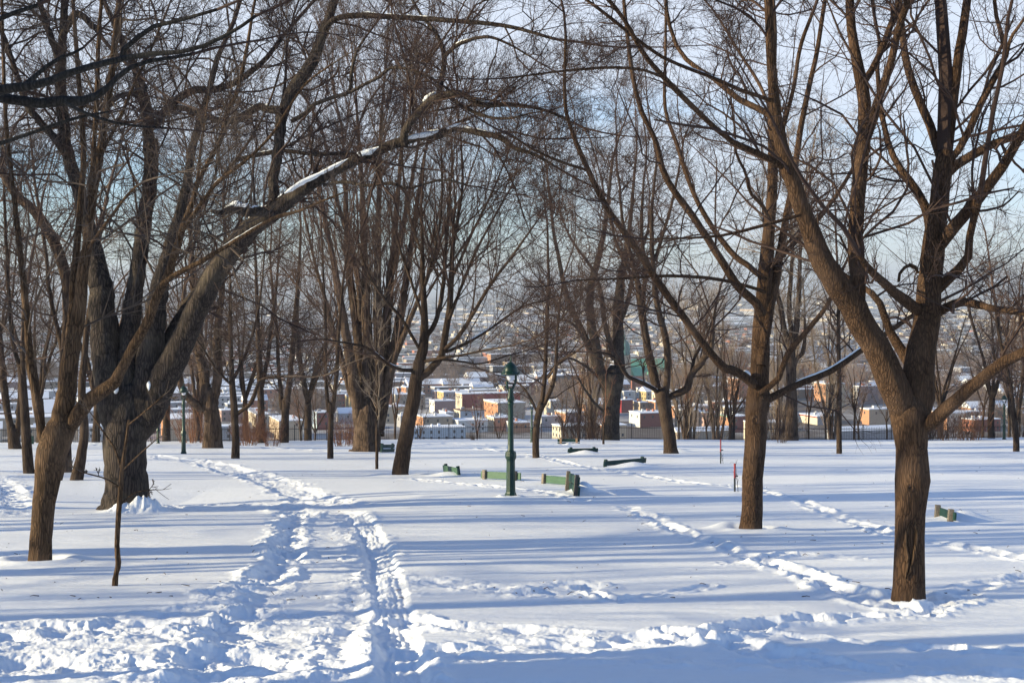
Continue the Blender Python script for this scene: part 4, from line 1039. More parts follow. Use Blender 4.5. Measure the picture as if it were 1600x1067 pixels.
# ---- bushes and thin trees along the fence
def bush(seed, h, w, n, twig, k2=6, tilt=.5):
    rng = np.random.default_rng(seed)
    a = rng.random(n) * 2 * math.pi; r = rng.random(n) ** .6 * w * .35
    pos = np.stack([r * np.cos(a), r * np.sin(a), np.full(n, -.2)], 1)
    d = np.stack([np.cos(a) * tilt * rng.random(n), np.sin(a) * tilt * rng.random(n), np.ones(n)], 1)
    P, Rr, Ln = walk(pos, d, h * (.6 + .5 * rng.random(n)), np.full(n, .018), rng, .08, .1, 6, .007)
    P2, R2, L2 = spawn(P, Rr, Ln, rng, k2, .15, .5, .45, .6, .1, .25, 4, .006)
    P3, R3, L3 = spawn(P2, R2, L2, rng, 4, .15, .5, .55, .7, .1, .2, 3, .005)
    return batch_mesh('shrub', [(P, Rr, 4), (P2, R2, 3), (P3, R3, 3)], np.zeros(3), [MT[twig]])
BR = bush(1, 2.4, 2.0, 34, 'twig_red'); BB = bush(2, 2.0, 2.6, 40, 'twig_brown'); BT = bush(3, 1.1, 1.0, 16, 'twig_grey')
for i, (px, py, me, s, lb, g) in enumerate([
 (302, 690, BR, 1.3, 'reddish leafless shrub between the left lamp post and the flaring rooted tree', None),
 (398, 690, BR, 1.2, 'reddish leafless shrub just right of the small maple with the low limb', None),
 (384, 694, BR, 1.0, 'reddish leafless shrub touching the small maple with the low limb', None),
 (425, 697, BR, .8, 'low reddish shrub between the two brow trees left of the poplar clump', None),
 (536, 697, BR, .9, 'thin reddish shrub between the slender two stemmed tree and the poplar clump', None),
 (555, 694, BR, .8, 'thin shrub at the left foot of the poplar clump', None),
 (905, 687, BB, 1.4, 'tangled brown shrub left of the very thick grey old tree', None),
 (925, 688, BB, 1.5, 'tangled brown shrub touching the very thick grey old tree', None),
 (1205, 686, BB, 1.6, 'brown shrub left of the pale grey tree at the brow', None),
 (1222, 690, BT, .8, 'grassy tuft in the snow at the foot of the pale grey brow tree', None),
 (1465, 686, BR, 1.2, 'reddish brown hedge like shrub right behind the big maple with the scar', None),
 (1490, 687, BB, 1.3, 'brown shrub second right of the big maple with the scar', None),
 (1515, 687, BR, 1.2, 'reddish shrub third right of the big maple with the scar', None),
 (1440, 686, BB, 1.1, 'brown shrub hidden partly behind the big maple with the scar', None),
 (740, 689, BT, .7, 'dry tuft behind the fence left of the nearest lamp post', None),
]):
    d = gd(py); x = (px - CX) / F * d
    o = link('shrub', me, None, (x, d, gz(x, d) - .05)); o.scale = (s, s, s); o.rotation_euler = (0, 0, i * 1.9)
    tag(o, lb, 'shrub')
GT = generic('young_tree', 6.5, .07, 'young', 301, 4, .4, .3, 'bark_far', 'twig_brown', 1.0, 1.0)
GT2 = generic('young_tree', 8, .09, 'young', 302, 3, .25, .35, 'bark_far', 'twig_red', 1.0, 1.0)
for i, (px, d, s, pr, lb) in enumerate([
 (1060, 124, 1.25, GT, 'thin tree on the bank right of the dark forked maple'), (1070, 127, 1.2, GT2, 'second thin tree on the bank right of the dark forked maple'),
 (1105, 125, 1.1, GT, 'thin tree on the bank in front of the round snowy roof'), (1146, 122, 1.3, GT2, 'reddish thin tree on the bank against the left side of the second big maple'),
 (1264, 122, 1.0, GT2, 'leaning thin tree on the bank right of the pale grey brow tree'), (1290, 124, 1.3, GT, 'forked thin tree on the bank left of the pole thin tree'),
 (1335, 124, 1.1, GT2, 'thin tree on the bank right of the pole thin tree'), (1342, 128, 1.3, GT, 'bushy thin tree on the bank left of the big maple with the scar'),
 (1385, 122, 1.0, GT, 'thin tree on the bank tight against the left of the big maple'), (1536, 121, 1.4, GT, 'forked thin tree on the bank left of the lamp post at the right edge'),
 (1577, 121, 1.3, GT2, 'dark thin tree on the bank behind the lamp post at the right edge'), (880, 126, 1.2, GT, 'thin tree on the bank above the far bench'),
 (905, 130, 1.5, GT2, 'reddish thin tree on the bank left of the very thick grey old tree'), (780, 128, .9, GT, 'thin tree on the bank behind the nearest lamp post'),
 (745, 130, .9, GT2, 'reddish thin tree on the bank below the red warehouse'), (493, 126, 1.3, GT, 'bushy thin tree on the bank left of the slender two stemmed tree'),
 (470, 128, 1.1, GT2, 'reddish thin tree on the bank right of the tree with two close leaders'), (655, 126, 1.0, GT, 'thin tree on the bank against the leaning maple'),
 (618, 124, 1.1, GT2, 'reddish thin tree on the bank between poplar clump and leaning maple')]):
    plant(pr, (px - CX) / F * d, d, lb, s=s, rz=i * 2.3)

# ================================================================== iron fence along the brow
MT['iron'] = mat('black_iron', (0.035, 0.028, 0.026), 0.5, 0.4)
def fence(x0, x1, label):
    step = 2.4; n = int((x1 - x0) / step)
    root = empty('iron_fence', (x0, float(edge_d(x0)), gz(x0, float(edge_d(x0))))); tag(root, label, 'fence')
    ox, oy, oz = root.location
    for i in range(n):
        xa, xb = x0 + i * step, x0 + (i + 1) * step
        da, db = float(edge_d(xa)) + .3, float(edge_d(xb)) + .3
        za, zb = gz(xa, da), gz(xb, db)
        mb = MB(); mb.box((xa - ox, da - oy, za - oz + .35), (.07, .07, 1.7)); mb.lathe([(0.0, 1.28), (.05, 1.23), (.05, 1.19), (.02, 1.18)], 6, (xa - ox, da - oy, za - oz))
        mb.build('fence_post', MT['iron'], root)
        mb = MB()
        for t in np.arange(0.06, 1, 1 / 17):
            x, d, z = xa + (xb - xa) * t, da + (db - da) * t, za + (zb - za) * t
            mb.box((x - ox, d - oy, z - oz + .35), (.020, .020, 1.42))
        for hz in (.10, .92):
            mb.tube([(xa - ox, da - oy, za - oz + hz), (xb - ox, db - oy, zb - oz + hz)], .022, 4)
        mb.build('fence_panel', MT['iron'], root)
fence(-43, -7.5, 'black iron picket fence along the brow, stretch left of the nearest lamp post')
fence(-7.3, 14, 'black iron picket fence along the brow, stretch right of the nearest lamp post')
fence(14.2, 42, 'black iron picket fence along the brow, stretch behind the two big maples at the right')

# ================================================================== lamp posts
def greenf(nt, b): noise_col(nt, b, (0.0022, 0.022, 0.014), (0.0035, 0.036, 0.022), 6, (1, 1, .4), 4, 0.15, .01)
MT['lamp_green'] = mat('green_painted_iron', (0.006, 0.09, 0.055), 0.42, 0.5, greenf)
MT['globe'] = mat('frosted_glass', (0.72, 0.72, 0.76), 0.35, 0.4)
def lamp(px, py, top, label, k=20, lean=0.0):
    d = gd(py); x = (px - CX) / F * d; H = (py - top) / F * d
    z = gz(x, d); s = H / 3.75
    root = empty('lamp_post', (x, d, z), 0.2); root.scale = (s, s, s); root.rotation_euler = (0, lean, 0.25)
    tag(root, label, 'lamp post', 'green lamp posts of the park')
    G = MT['lamp_green']
    m = MB(); m.lathe([(.17, -.5), (.17, .06), (.145, .10), (.130, .14), (.118, .98), (.128, 1.02), (.152, 1.06), (.158, 1.12), (.150, 1.18), (.15, 1.20), (.14, 1.24)], 8)
    m.build('pedestal', G, root, bevel=.006)
    m = MB(); m.lathe([(.125, 1.2), (.105, 1.24), (.084, 1.28), (.080, 1.6), (.074, 2.4), (.072, 2.50), (.09, 2.53), (.09, 2.57), (.07, 2.62)], k); m.build('pole', G, root, smooth=True)
    m = MB(); m.lathe([(.08, 2.6), (.105, 2.66), (.10, 2.72), (.075, 2.78), (.085, 2.84), (.06, 2.90), (.075, 2.94), (.05, 2.98)], k); m.build('capital', G, root, smooth=True)
    m = MB()
    a = np.linspace(0, 1, 9)
    m.tube([(.02 + .125 * min(1, t * 2.2), 0, 2.88 + .62 * t) for t in a], [.034] * 9, 8)
    m.tube([(-.02 - .085 * min(1, t * 2), 0, 2.86 + .30 * t) for t in a], [.034] * 9, 8)
    m.tube([(-.14, 0, 3.12), (.14, 0, 3.06)], .016, 6)
    m.build('yoke', G, root, smooth=True)
    m = MB(); m.lathe([(.02, 3.16), (.075, 3.18), (.105, 3.24), (.120, 3.33), (.125, 3.43)], k); m.build('lamp_globe', MT['globe'], root, smooth=True)
    m = MB(); m.lathe([(.11, 3.38), (.255, 3.335), (.268, 3.36), (.25, 3.39), (.205, 3.41), (.20, 3.47), (.18, 3.54), (.14, 3.60), (.085, 3.645), (.04, 3.68)], k); hd = m.build('lamp_hood', G, root, smooth=True)
    for j in range(8):
        aa = j * math.pi / 4
        mm = MB(); mm.box((.25 * math.cos(aa), .25 * math.sin(aa), 3.40), (.03, .03, .06), aa, .4); mm.build('ornament', G, hd)
    m = MB(); m.lathe([(.036, 3.68), (.018, 3.71), (.030, 3.74), (.015, 3.77), (.019, 3.81), (.003, 3.90)], 10); m.build('finial', G, hd, smooth=True)
lamp(798, 777, 563, 'green cast iron lamp post, the nearest one, standing beside the benches')
lamp(287, 712, 604, 'green cast iron lamp post left of the flaring rooted tree, shown in full')
lamp(247, 691, 623, 'green cast iron lamp post right behind the massive old trunk, second from the left lamp', 12)
lamp(831, 693, 626, 'green cast iron lamp post far off, partly hidden by the slim young tree', 12)
lamp(1569, 687, 617, 'green cast iron lamp post at the right edge, farthest right of all', 12)

# ================================================================== benches sunk in the snow
def slatf(c1, c2):
    def f(nt, b): noise_col(nt, b, c1, c2, 3, (1, 12, 12), 5, .3, .01)
    return f
MT['slat_lit'] = mat('lit_green_wood', (0.06, 0.13, 0.08), 0.6, 0.3, slatf((0.032, 0.082, 0.050), (0.065, 0.125, 0.080)))  # paler bench green, the sunlight on the slats is put into its colour
MT['slat_dark'] = mat('unlit_green_wood', (0.015, 0.07, 0.06), 0.6, 0.3, slatf((0.006, 0.030, 0.026), (0.011, 0.048, 0.040)))  # unlit copy of the bench green, lack of sun put into the colour
MT['post_grey'] = mat('weathered_post', (0.16, 0.14, 0.12), 0.8, 0.2, slatf((0.10, 0.085, 0.07), (0.23, 0.195, 0.16)))
MT['post_tan'] = mat('tan_post', (0.35, 0.22, 0.13), 0.8, 0.2)
def bench(p0, p1, label, slat, post, show=0.40, vis_posts='front', post_h=.06, group='park benches sunk in the snow', nsl=2, h=.2):
    """p0,p1: photo pixels of the two ends of the visible backrest foot"""
    a = g2w(*p0); b = g2w(*p1)
    L_ = math.hypot(b[0] - a[0], b[1] - a[1]); ang = math.atan2(b[1] - a[1], b[0] - a[0])
    cx, cy = (a[0] + b[0]) / 2, (a[1] + b[1]) / 2; cz = gz(cx, cy)
    za, zb = gz(*a), gz(*b)
    root = empty('park_bench', (cx, cy, cz)); root.rotation_euler = (0, -math.atan2(zb - za, L_), ang); tag(root, label, 'bench', group)
    dirn = 1 if vis_posts == 'front' else -1      # +1: posts stand on the camera's side
    for k in range(nsl):
        m = MB(); zc = show - h / 2 - k * (h + .035)
        m.box((0, 0, zc), (L_, .045, h), 0, 1, -0.10 * dirn); m.build('back_slat', slat, root, bevel=.006)
    for sx in (-1, 1):
        m = MB(); m.box((sx * (L_ / 2 - .22), -.085 * dirn, show / 2 - .30 + post_h / 2), (.13, .11, show + .6 + post_h), 0, 1, -0.10 * dirn); m.build('post', post, root, bevel=.01)
    for k in range(3):
        m = MB(); m.box((0, dirn * (.14 + k * .14), -.12), (L_, .11, .045)); m.build('seat_slat', slat, root)
    return root
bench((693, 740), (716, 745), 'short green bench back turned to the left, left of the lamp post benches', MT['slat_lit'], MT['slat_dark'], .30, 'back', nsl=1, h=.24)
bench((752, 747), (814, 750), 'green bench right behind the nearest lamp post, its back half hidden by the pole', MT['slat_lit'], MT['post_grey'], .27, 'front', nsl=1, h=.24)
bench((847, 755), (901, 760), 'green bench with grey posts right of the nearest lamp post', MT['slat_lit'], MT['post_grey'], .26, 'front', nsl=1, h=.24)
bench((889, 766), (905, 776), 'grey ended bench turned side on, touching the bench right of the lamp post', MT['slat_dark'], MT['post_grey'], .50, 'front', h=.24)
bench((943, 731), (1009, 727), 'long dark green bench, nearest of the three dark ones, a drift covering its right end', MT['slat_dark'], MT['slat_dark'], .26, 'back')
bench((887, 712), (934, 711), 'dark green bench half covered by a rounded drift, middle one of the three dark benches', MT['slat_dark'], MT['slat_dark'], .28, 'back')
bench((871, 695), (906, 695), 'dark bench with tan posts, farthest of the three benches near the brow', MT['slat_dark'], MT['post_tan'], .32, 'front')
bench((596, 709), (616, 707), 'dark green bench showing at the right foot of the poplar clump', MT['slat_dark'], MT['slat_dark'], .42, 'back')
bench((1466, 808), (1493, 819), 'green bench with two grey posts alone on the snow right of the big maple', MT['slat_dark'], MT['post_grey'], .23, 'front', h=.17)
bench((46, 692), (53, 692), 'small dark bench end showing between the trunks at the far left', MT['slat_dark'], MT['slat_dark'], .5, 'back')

# ================================================================== red and black stakes with staked whips
MT['stake_red'] = mat('red_sleeve', (0.28, 0.02, 0.03), 0.5, 0.4)
MT['stake_black'] = mat('black_stake', (0.025, 0.03, 0.035), 0.6, 0.3)
for px, py, top, dx, lb, lb2, sd in ((1148, 769, 726, 5, 'red topped black stake just left of the second big maple, the nearer stake', 'thin staked sapling beside the nearer red stake', 1),
                               (1126, 726, 689, 4, 'red topped black stake farther up, the more distant stake', 'thin bent sapling beside the more distant red stake', 2)):
    d = gd(py); x = (px - CX) / F * d; H = (py - top) / F * d; z = gz(x, d)
    r = empty('plant_stake', (x, d, z)); tag(r, lb, 'stake')
    m = MB(); m.tube([(0, 0, -.4), (0, 0, H * .5)], .028, 8); m.build('stake_pole', MT['stake_black'], r)
    m = MB(); m.lathe([(.029, H * .5), (.029, H), (.016, H + .02)], 8); m.build('sleeve', MT['stake_red'], r)
    m = MB(); m.tube([(0, 0, H * .57), (dx / F * d, 0, H * .57)], .022, 6); m.build('tie', MT['stake_black'], r)
    rng = np.random.default_rng(sd); xx = x + dx / F * d
    P, Rr, Ln = walk(np.array([[0, 0, -.2]]), np.array([[0.02, 0, 1.0]]), np.array([H * (1.25 if sd == 1 else .75)]), np.array([.013]), rng, .06, .1, 8, .006)
    P2, R2, L2 = spawn(P, Rr, Ln, rng, 9, .35, .8, .3, .7, .1, .3, 4, .006)
    o = link('sapling', batch_mesh('sapling', [(P, Rr, 5), (P2, R2, 3)], np.zeros(3), [MT['twig_grey']]), None, (xx, d, z)); tag(o, lb2, 'sapling')
# a second faint whip right of the farther stake

# twigs and bark crumbs fallen on the snow
rng = np.random.default_rng(77); n = 300
dq = 18 + 45 * rng.random(n) ** 1.6; xq = (rng.random(n) - .5) * .8 * dq
zq = ground_h(xq, dq) + .008
a = rng.random(n) * math.pi * 2; l = .02 + .12 * rng.random(n) ** 3
P0 = np.stack([xq, dq, zq], 1); dv = np.stack([np.cos(a) * l, np.sin(a) * l, .10 * l], 1)
bend = rng.normal(size=(n, 3)) * l[:, None] * .12; bend[:, 2] = np.abs(bend[:, 2])
PT = np.stack([P0, P0 + dv * .5 + bend, P0 + dv], 1); RT = np.stack([np.full(n, .006), np.full(n, .005), np.full(n, .003)], 1)
tag(link('fallen_twigs', batch_mesh('fallen_twigs', [(PT, RT, 4)], np.zeros(3), [MT['twig_dark']])), 'small twigs and bark crumbs scattered over the open snow', 'twigs', kind='stuff')

# ================================================================== lower town
ZT = -78.0
def td(py): return -ZT * F / (py - HZ)
def townf(nt, b):
    N = nt.nodes; L = nt.links.new
    t = N.new('ShaderNodeTexCoord'); m = N.new('ShaderNodeMapping'); m.inputs['Rotation'].default_value = (0, 0, .35)
    v = N.new('ShaderNodeTexVoronoi'); v.inputs['Scale'].default_value = 0.0035; v.inputs['Randomness'].default_value = 1
    n = N.new('ShaderNodeTexNoise'); n.inputs['Scale'].default_value = 0.012; n.inputs['Detail'].default_value = 9; n.inputs['Roughness'].default_value = .7
    L(t.outputs['Object'], m.inputs['Vector']); L(m.outputs[0], v.inputs['Vector']); L(m.outputs[0], n.inputs['Vector'])
    a = N.new('ShaderNodeMath'); a.operation = 'MULTIPLY_ADD'; a.inputs[1].default_value = .35
    L(v.outputs['Color'], a.inputs[0]); L(n.outputs['Fac'], a.inputs[2])
    r = N.new('ShaderNodeMapRange'); r.inputs['From Min'].default_value = .44; r.inputs['From Max'].default_value = .70
    x = N.new('ShaderNodeMix'); x.data_type = 'RGBA'; x.inputs['A'].default_value = (.58, .57, .57, 1); x.inputs['B'].default_value = (.12, .095, .08, 1)
    L(a.outputs[0], r.inputs['Value']); L(r.outputs[0], x.inputs['Factor']); L(x.outputs['Result'], b.inputs['Base Color'])
MT['town'] = mat('town_snow', (.6, .6, .6), .8, .1, townf)
ys = np.geomspace(180, 45000, 90); us = np.linspace(-1.6, 1.6, 60)
U2, D2 = np.meshgrid(us, ys); X2 = U2 * (np.minimum(D2, 24000) + 200); Z2 = np.full(X2.shape, ZT) + np.clip((D2 - 1500) / 20000, 0, 1) * 4
ii, jj = np.meshgrid(np.arange(89), np.arange(59), indexing='ij'); b0 = (ii * 60 + jj).ravel()
me = raw_mesh('town_ground', np.stack([X2, D2, Z2], -1).reshape(-1, 3), [np.stack([b0, b0 + 1, b0 + 61, b0 + 60], -1)], [MT['town']])
tag(link('town_ground', me), kind='structure')
# hills
def hillf(nt, b): noise_col(nt, b, (.10, .115, .13), (.42, .44, .48), .0022, (1, .4, 2), 8, lo=.42, hi=.62)
MT['hill'] = mat('wooded_hill', (.1, .11, .12), .9, .05, hillf)
for nm, dep, hh, sd in (('hills', 15500, 120, 5), ('hills', 22000, 290, 9)):
    xs = np.linspace(-14000, 14000, 260) * dep / 15000; vs_ = np.linspace(0, 1, 12)
    XH, VH = np.meshgrid(xs, vs_)
    prof = 0.55 + 0.45 * fbm(XH / dep * 9, VH * 0 + sd, sd, 4)
    ZH = ZT - 5 + hh * prof * np.sin(VH * math.pi / 2) + (VH > 0) * hh * .10 * fbm(XH / dep * 60, VH * 4, sd, 3)
    YH = dep + VH * 3500
    ii, jj = np.meshgrid(np.arange(11), np.arange(259), indexing='ij'); b0 = (ii * 260 + jj).ravel()
    me = raw_mesh(nm, np.stack([XH, YH, ZH], -1).reshape(-1, 3), [np.stack([b0, b0 + 1, b0 + 261, b0 + 260], -1)], [MT['hill']], smooth=True)
    tag(link(nm, me), kind='structure')

COLS = dict(white=(.62, .60, .57), cream=(.62, .54, .42), tan=(.50, .38, .26), orange=(.48, .24, .13), brick=(.40, .16, .10), red=(.30, .03, .03), maroon=(.20, .04, .035),
            grey=(.36, .35, .36), dgrey=(.09, .085, .085), blue=(.42, .49, .56), mauve=(.30, .20, .19), taupe=(.36, .29, .22), yellow=(.50, .38, .18), brown=(.24, .15, .11), pink=(.45, .30, .26), green=(.20, .52, .33), teal=(.10, .22, .19))
WM = {}
def wm(c):
    if c not in WM:
        def f(nt, b, c=COLS[c]): noise_col(nt, b, tuple(v * .82 for v in c), tuple(min(1, v * 1.12) for v in c), .7, (1, 1, 2.5), 6, lo=.3, hi=.7)
        WM[c] = mat('wall_' + c, COLS[c], .85, .15, f)
    return WM[c]
MT['glass'] = mat('window_glass', (.03, .035, .045), .15, .6)
MT['frame'] = mat('white_frame', (.6, .6, .6), .6, .2)
AY = R_(19)
ca, sa = math.cos(AY), math.sin(AY)
placed = []; prect = []
def building(xl, xc, xr, top, base, cl, cr, label, roof='snow', wins=(4, 2, 4), cat='building', name='town_building', z0=None, depth=None, cornice=None, gable=False):
    d = td(base) if depth is None else depth
    zb = ZT if z0 is None else z0
    ul, uc, ur = [(v - CX) / F for v in (xl, xc, xr)]
    X = uc * d
    Lr = (ur * d - X) / (ca - ur * sa)
    if xc - xl < 1.5: M = 14.0
    else: M = min(max((X - ul * d) / max(sa + ul * ca, .06), 6), 30)
    zt = (HZ - top) / F * d; H = zt - zb
    root = empty(name, (X, d, zb), AY); tag(root, label, cat)
    prect.append((xl, xr, top, d))
    placed.append((X + (Lr * ca - M * sa) / 2, d + (Lr * sa + M * ca) / 2, max(Lr, M) * .62 + 4))
    mb = MB()
    # local axes: +x along the long face, +y away from the camera
    V = [(0, 0, -6), (Lr, 0, -6), (Lr, M, -6), (0, M, -6), (0, 0, H), (Lr, 0, H), (Lr, M, H), (0, M, H)]
    mb.cur = 0; mb.add(V, [(0, 3, 2, 1), (4, 5, 6, 7), (0, 1, 5, 4), (1, 2, 6, 5), (2, 3, 7, 6)])
    mb.cur = 1; mb.add([V[0], V[3], V[7], V[4]], [(3, 2, 1, 0)])
    mb.build('wall', [wm(cr), wm(cl)], root)
    rm = MT['snow_roof'] if roof == 'snow' else wm(roof)
    m = MB(); ov = .25
    if gable:
        gh = min(M, 10) * .35
        V = [(-ov, -ov, H), (Lr + ov, -ov, H), (Lr + ov, M + ov, H), (-ov, M + ov, H), (-ov, M / 2, H + gh), (Lr + ov, M / 2, H + gh)]
        m.add(V, [(0, 1, 5, 4), (2, 3, 4, 5), (3, 0, 4), (1, 2, 5), (0, 3, 2, 1)])
    else:
        m.box((Lr / 2, M / 2, H + .22), (Lr + 2 * ov, M + 2 * ov, .45))
    rf = m.build('roof', rm, root)
    rn = random.Random(int(xc * 7 + base))
    if not gable:
        for _ in range(rn.randint(1, 3)):
            m = MB(); m.box((rn.uniform(.15, .85) * Lr, rn.uniform(.2, .8) * M, H + 1.0), (rn.uniform(.7, 2.2), rn.uniform(.7, 2), 1.5)); m.build('chimney', wm(rn.choice(['grey', 'brick', 'white'])), rf)
    if cornice:
        m = MB(); m.box((-.14, M / 2, H - .35), (.28, M, .6)); m.build('cornice', wm(cornice), root)
    nl, rows, nr = wins
    rows = min(rows, max(1, int(H / 2.6)))
    for face, n, W in (('l', nl, M), ('r', nr, Lr)):
        for i in range(n):
            for j in range(rows):
                u = W * (i + .5) / n; zc = H - 2.0 - j * (H - 1.6) / rows
                m = MB()
                if face == 'l': m.box((-.03, u, zc), (.12, 1.05, 1.5))
                else: m.box((u, -.03, zc), (1.05, .12, 1.5))
                m.build('window', MT['glass'], root)
    return root
B = building
B(649, 661, 707, 652, 676, 'orange', 'taupe', 'long taupe house with an orange brick end, under the brow right of the leaning maple', wins=(3, 2, 3))
B(712, 722, 813, 616, 642, 'cream', 'red', 'large windowless dark red building with a row of tall windows on its cream end', wins=(4, 1, 0), cornice='orange')
B(671, 679, 711, 627, 646, 'white', 'mauve', 'flat mauve walled building left of the large dark red one', wins=(2, 1, 0))
B(709, 719, 757, 642, 660, 'cream', 'blue', 'pale blue grey sided house with a brown unsnowed roof', roof='brown', wins=(2, 1, 2), gable=False)
B(756, 778, 820, 630, 656, 'orange', 'taupe', 'tall orange brick house with eight windows and a taupe side, near the first lamp post', wins=(4, 2, 0), cornice='cream')
B(686, 697, 708, 645, 660, 'white', 'grey', 'small white house with a grey side between the mauve and pale blue buildings', wins=(2, 1, 1))
B(705, 716, 762, 658, 676, 'white', 'white', 'white row house with a grey porch, close under the brow', wins=(2, 2, 3))
B(761, 772, 802, 653, 674, 'cream', 'brick', 'cream fronted house with a brick side just left of the nearest lamp post', wins=(2, 1, 2))
B(777, 800, 828, 661, 676, 'white', 'orange', 'low house with a white front right behind the nearest lamp post', wins=(3, 1, 2))
B(683, 693, 738, 613, 632, 'yellow', 'grey', 'grey building with a yellow end behind the large dark red one', wins=(2, 1, 4))
B(761, 767, 830, 554, 570, 'orange', 'brown', 'long dark brick block with an orange end above the nearest lamp post', wins=(0, 1, 0))
B(765, 770, 830, 573, 592, 'grey', 'dgrey', 'long slate dark block just behind the hood of the nearest lamp post', wins=(0, 1, 0))
B(857, 868, 934, 587, 626, 'tan', 'dgrey', 'very large dark hall with a tan end, left of the very thick grey old tree', wins=(0, 1, 0))
B(850, 860, 878, 627, 649, 'cream', 'cream', 'pale cream house right of the slim young tree', wins=(2, 1, 1))
B(867, 884, 913, 645, 669, 'orange', 'mauve', 'orange brick house with white windows and a mauve side, above the farthest bench', wins=(3, 2, 0), cornice='cream')
B(842, 846, 876, 651, 668, 'white', 'grey', 'low grey house between the slim young tree and the orange brick house', wins=(1, 1, 2))
B(972, 975, 993, 612, 626, 'white', 'blue', 'small blue grey house under the green roofed church', wins=(1, 1, 1))
B(969, 971, 989, 625, 645, 'red', 'maroon', 'maroon house touching the right side of the very thick grey old tree', wins=(1, 1, 0))
B(988, 1000, 1012, 629, 645, 'tan', 'brown', 'tan fronted house right of the maroon one', wins=(3, 1, 1))
B(983, 1000, 1040, 646, 668, 'white', 'maroon', 'row house with white front and dark red side left of the dark forked maple', wins=(2, 1, 3))
B(1010, 1024, 1052, 628, 645, 'orange', 'tan', 'orange house hidden partly by the dark forked maple', wins=(3, 1, 2))
B(1054, 1064, 1092, 641, 668, 'dgrey', 'tan', 'tan apartment block with dark balconies right of the dark forked maple', wins=(2, 2, 3))
B(1084, 1100, 1122, 645, 668, 'pink', 'brick', 'pinkish brick house behind the thin trees on the bank', wins=(3, 2, 2))
B(1124, 1144, 1170, 651, 676, 'orange', 'maroon', 'orange brick house with a dark side left of the second big maple', wins=(3, 2, 2), cornice='green')
B(1137, 1154, 1168, 592, 628, 'orange', 'brick', 'tall orange red block striped with white windows left of the second big maple', wins=(4, 4, 1))
B(1050, 1058, 1143, 675, 694, 'taupe', 'taupe', 'long low building with a broad snowy roof under the brow behind the thin bank trees', wins=(0, 1, 0), gable=True)
B(1272, 1290, 1320, 600, 636, 'orange', 'tan', 'orange tan apartment house seen through the forked thin tree', wins=(4, 3, 3))
B(1248, 1277, 1312, 651, 664, 'cream', 'grey', 'low cream shed with a bright red roof edge right of the pale grey brow tree', wins=(0, 1, 0), cornice='red')
B(1344, 1358, 1402, 640, 664, 'orange', 'tan', 'sunlit tan house with two dark doors left of the big maple with the scar', wins=(1, 1, 2))
B(1298, 1302, 1404, 674, 694, 'grey', 'grey', 'long grey low building with a snowy roof under the brow left of the big maple', wins=(0, 1, 0), gable=True)
B(1335, 1342, 1382, 604, 632, 'grey', 'mauve', 'dim mauve block left of the big maple above the tan house', wins=(2, 2, 3))
B(1452, 1480, 1508, 646, 672, 'orange', 'cream', 'cream house with an orange end right of the big maple with the scar', wins=(2, 1, 2))
B(1510, 1516, 1553, 620, 636, 'brown', 'brown', 'long dark brown building right of the big maple with the scar', wins=(0, 1, 4))
B(1585, 1590, 1640, 646, 664, 'orange', 'orange', 'orange house at the right edge behind the slim leaning tree', wins=(1, 1, 1))
B(1460, 1464, 1496, 603, 626, 'tan', 'grey', 'grey block with a tan end right of the big maple trunk', wins=(0, 1, 3))
B(248, 260, 318, 655, 688, 'orange', 'tan', 'beige building with an orange end and wide snowy roof right behind the left lamp post', wins=(1, 1, 1), roof='snow')
B(250, 252, 332, 630, 645, 'grey', 'grey', 'long grey building above the beige one behind the left lamp post', wins=(0, 1, 5))
B(297, 303, 311, 555, 580, 'pink', 'pink', 'small pink tower house seen left of the flaring rooted tree', wins=(1, 2, 1))
B(388, 400, 421, 648, 668, 'cream', 'cream', 'cream house between the small maple and the straight grey brow tree', wins=(2, 1, 2))
B(476, 480, 514, 626, 642, 'brown', 'brick', 'long flat brick warehouse left of the slender two stemmed tree', wins=(0, 1, 0))
B(523, 525, 539, 616, 644, 'maroon', 'maroon', 'dark purple brick house right of the slender two stemmed tree', wins=(1, 3, 3))
B(539, 546, 550, 620, 644, 'yellow', 'yellow', 'narrow sunlit yellow house left of the poplar clump', wins=(2, 3, 0))
B(525, 530, 558, 646, 660, 'grey', 'grey', 'low grey building with a sloping white roof left of the poplar clump', wins=(0, 1, 1), gable=True)
B(488, 495, 514, 645, 672, 'blue', 'maroon', 'dark red brick house left of the slender two stemmed tree trunk', wins=(1, 2, 2))
B(418, 436, 473, 658, 688, 'tan', 'tan', 'low tan building below the brow behind the tree with two close leaders', wins=(1, 1, 2))
B(457, 463, 492, 615, 628, 'orange', 'taupe', 'taupe block above the brick warehouse', wins=(1, 1, 3))
B(506, 512, 519, 587, 600, 'orange', 'orange', 'small bright orange house high above the brick warehouse', wins=(1, 1, 1))
B(620, 626, 652, 650, 668, 'grey', 'grey', 'grey house between the poplar clump and the leaning maple', wins=(1, 1, 2))
B(1240, 1246, 1336, 541, 553, 'blue', 'blue', 'long pale blue industrial building far beyond the forked thin tree', wins=(0, 1, 0))
B(1250, 1255, 1420, 556, 566, 'grey', 'blue', 'long blue grey industrial block behind the big maple limb', wins=(0, 1, 0))
B(1420, 1430, 1436, 480, 494, 'white', 'white', 'small white tower block on the horizon behind the big maple', wins=(0, 1, 0))

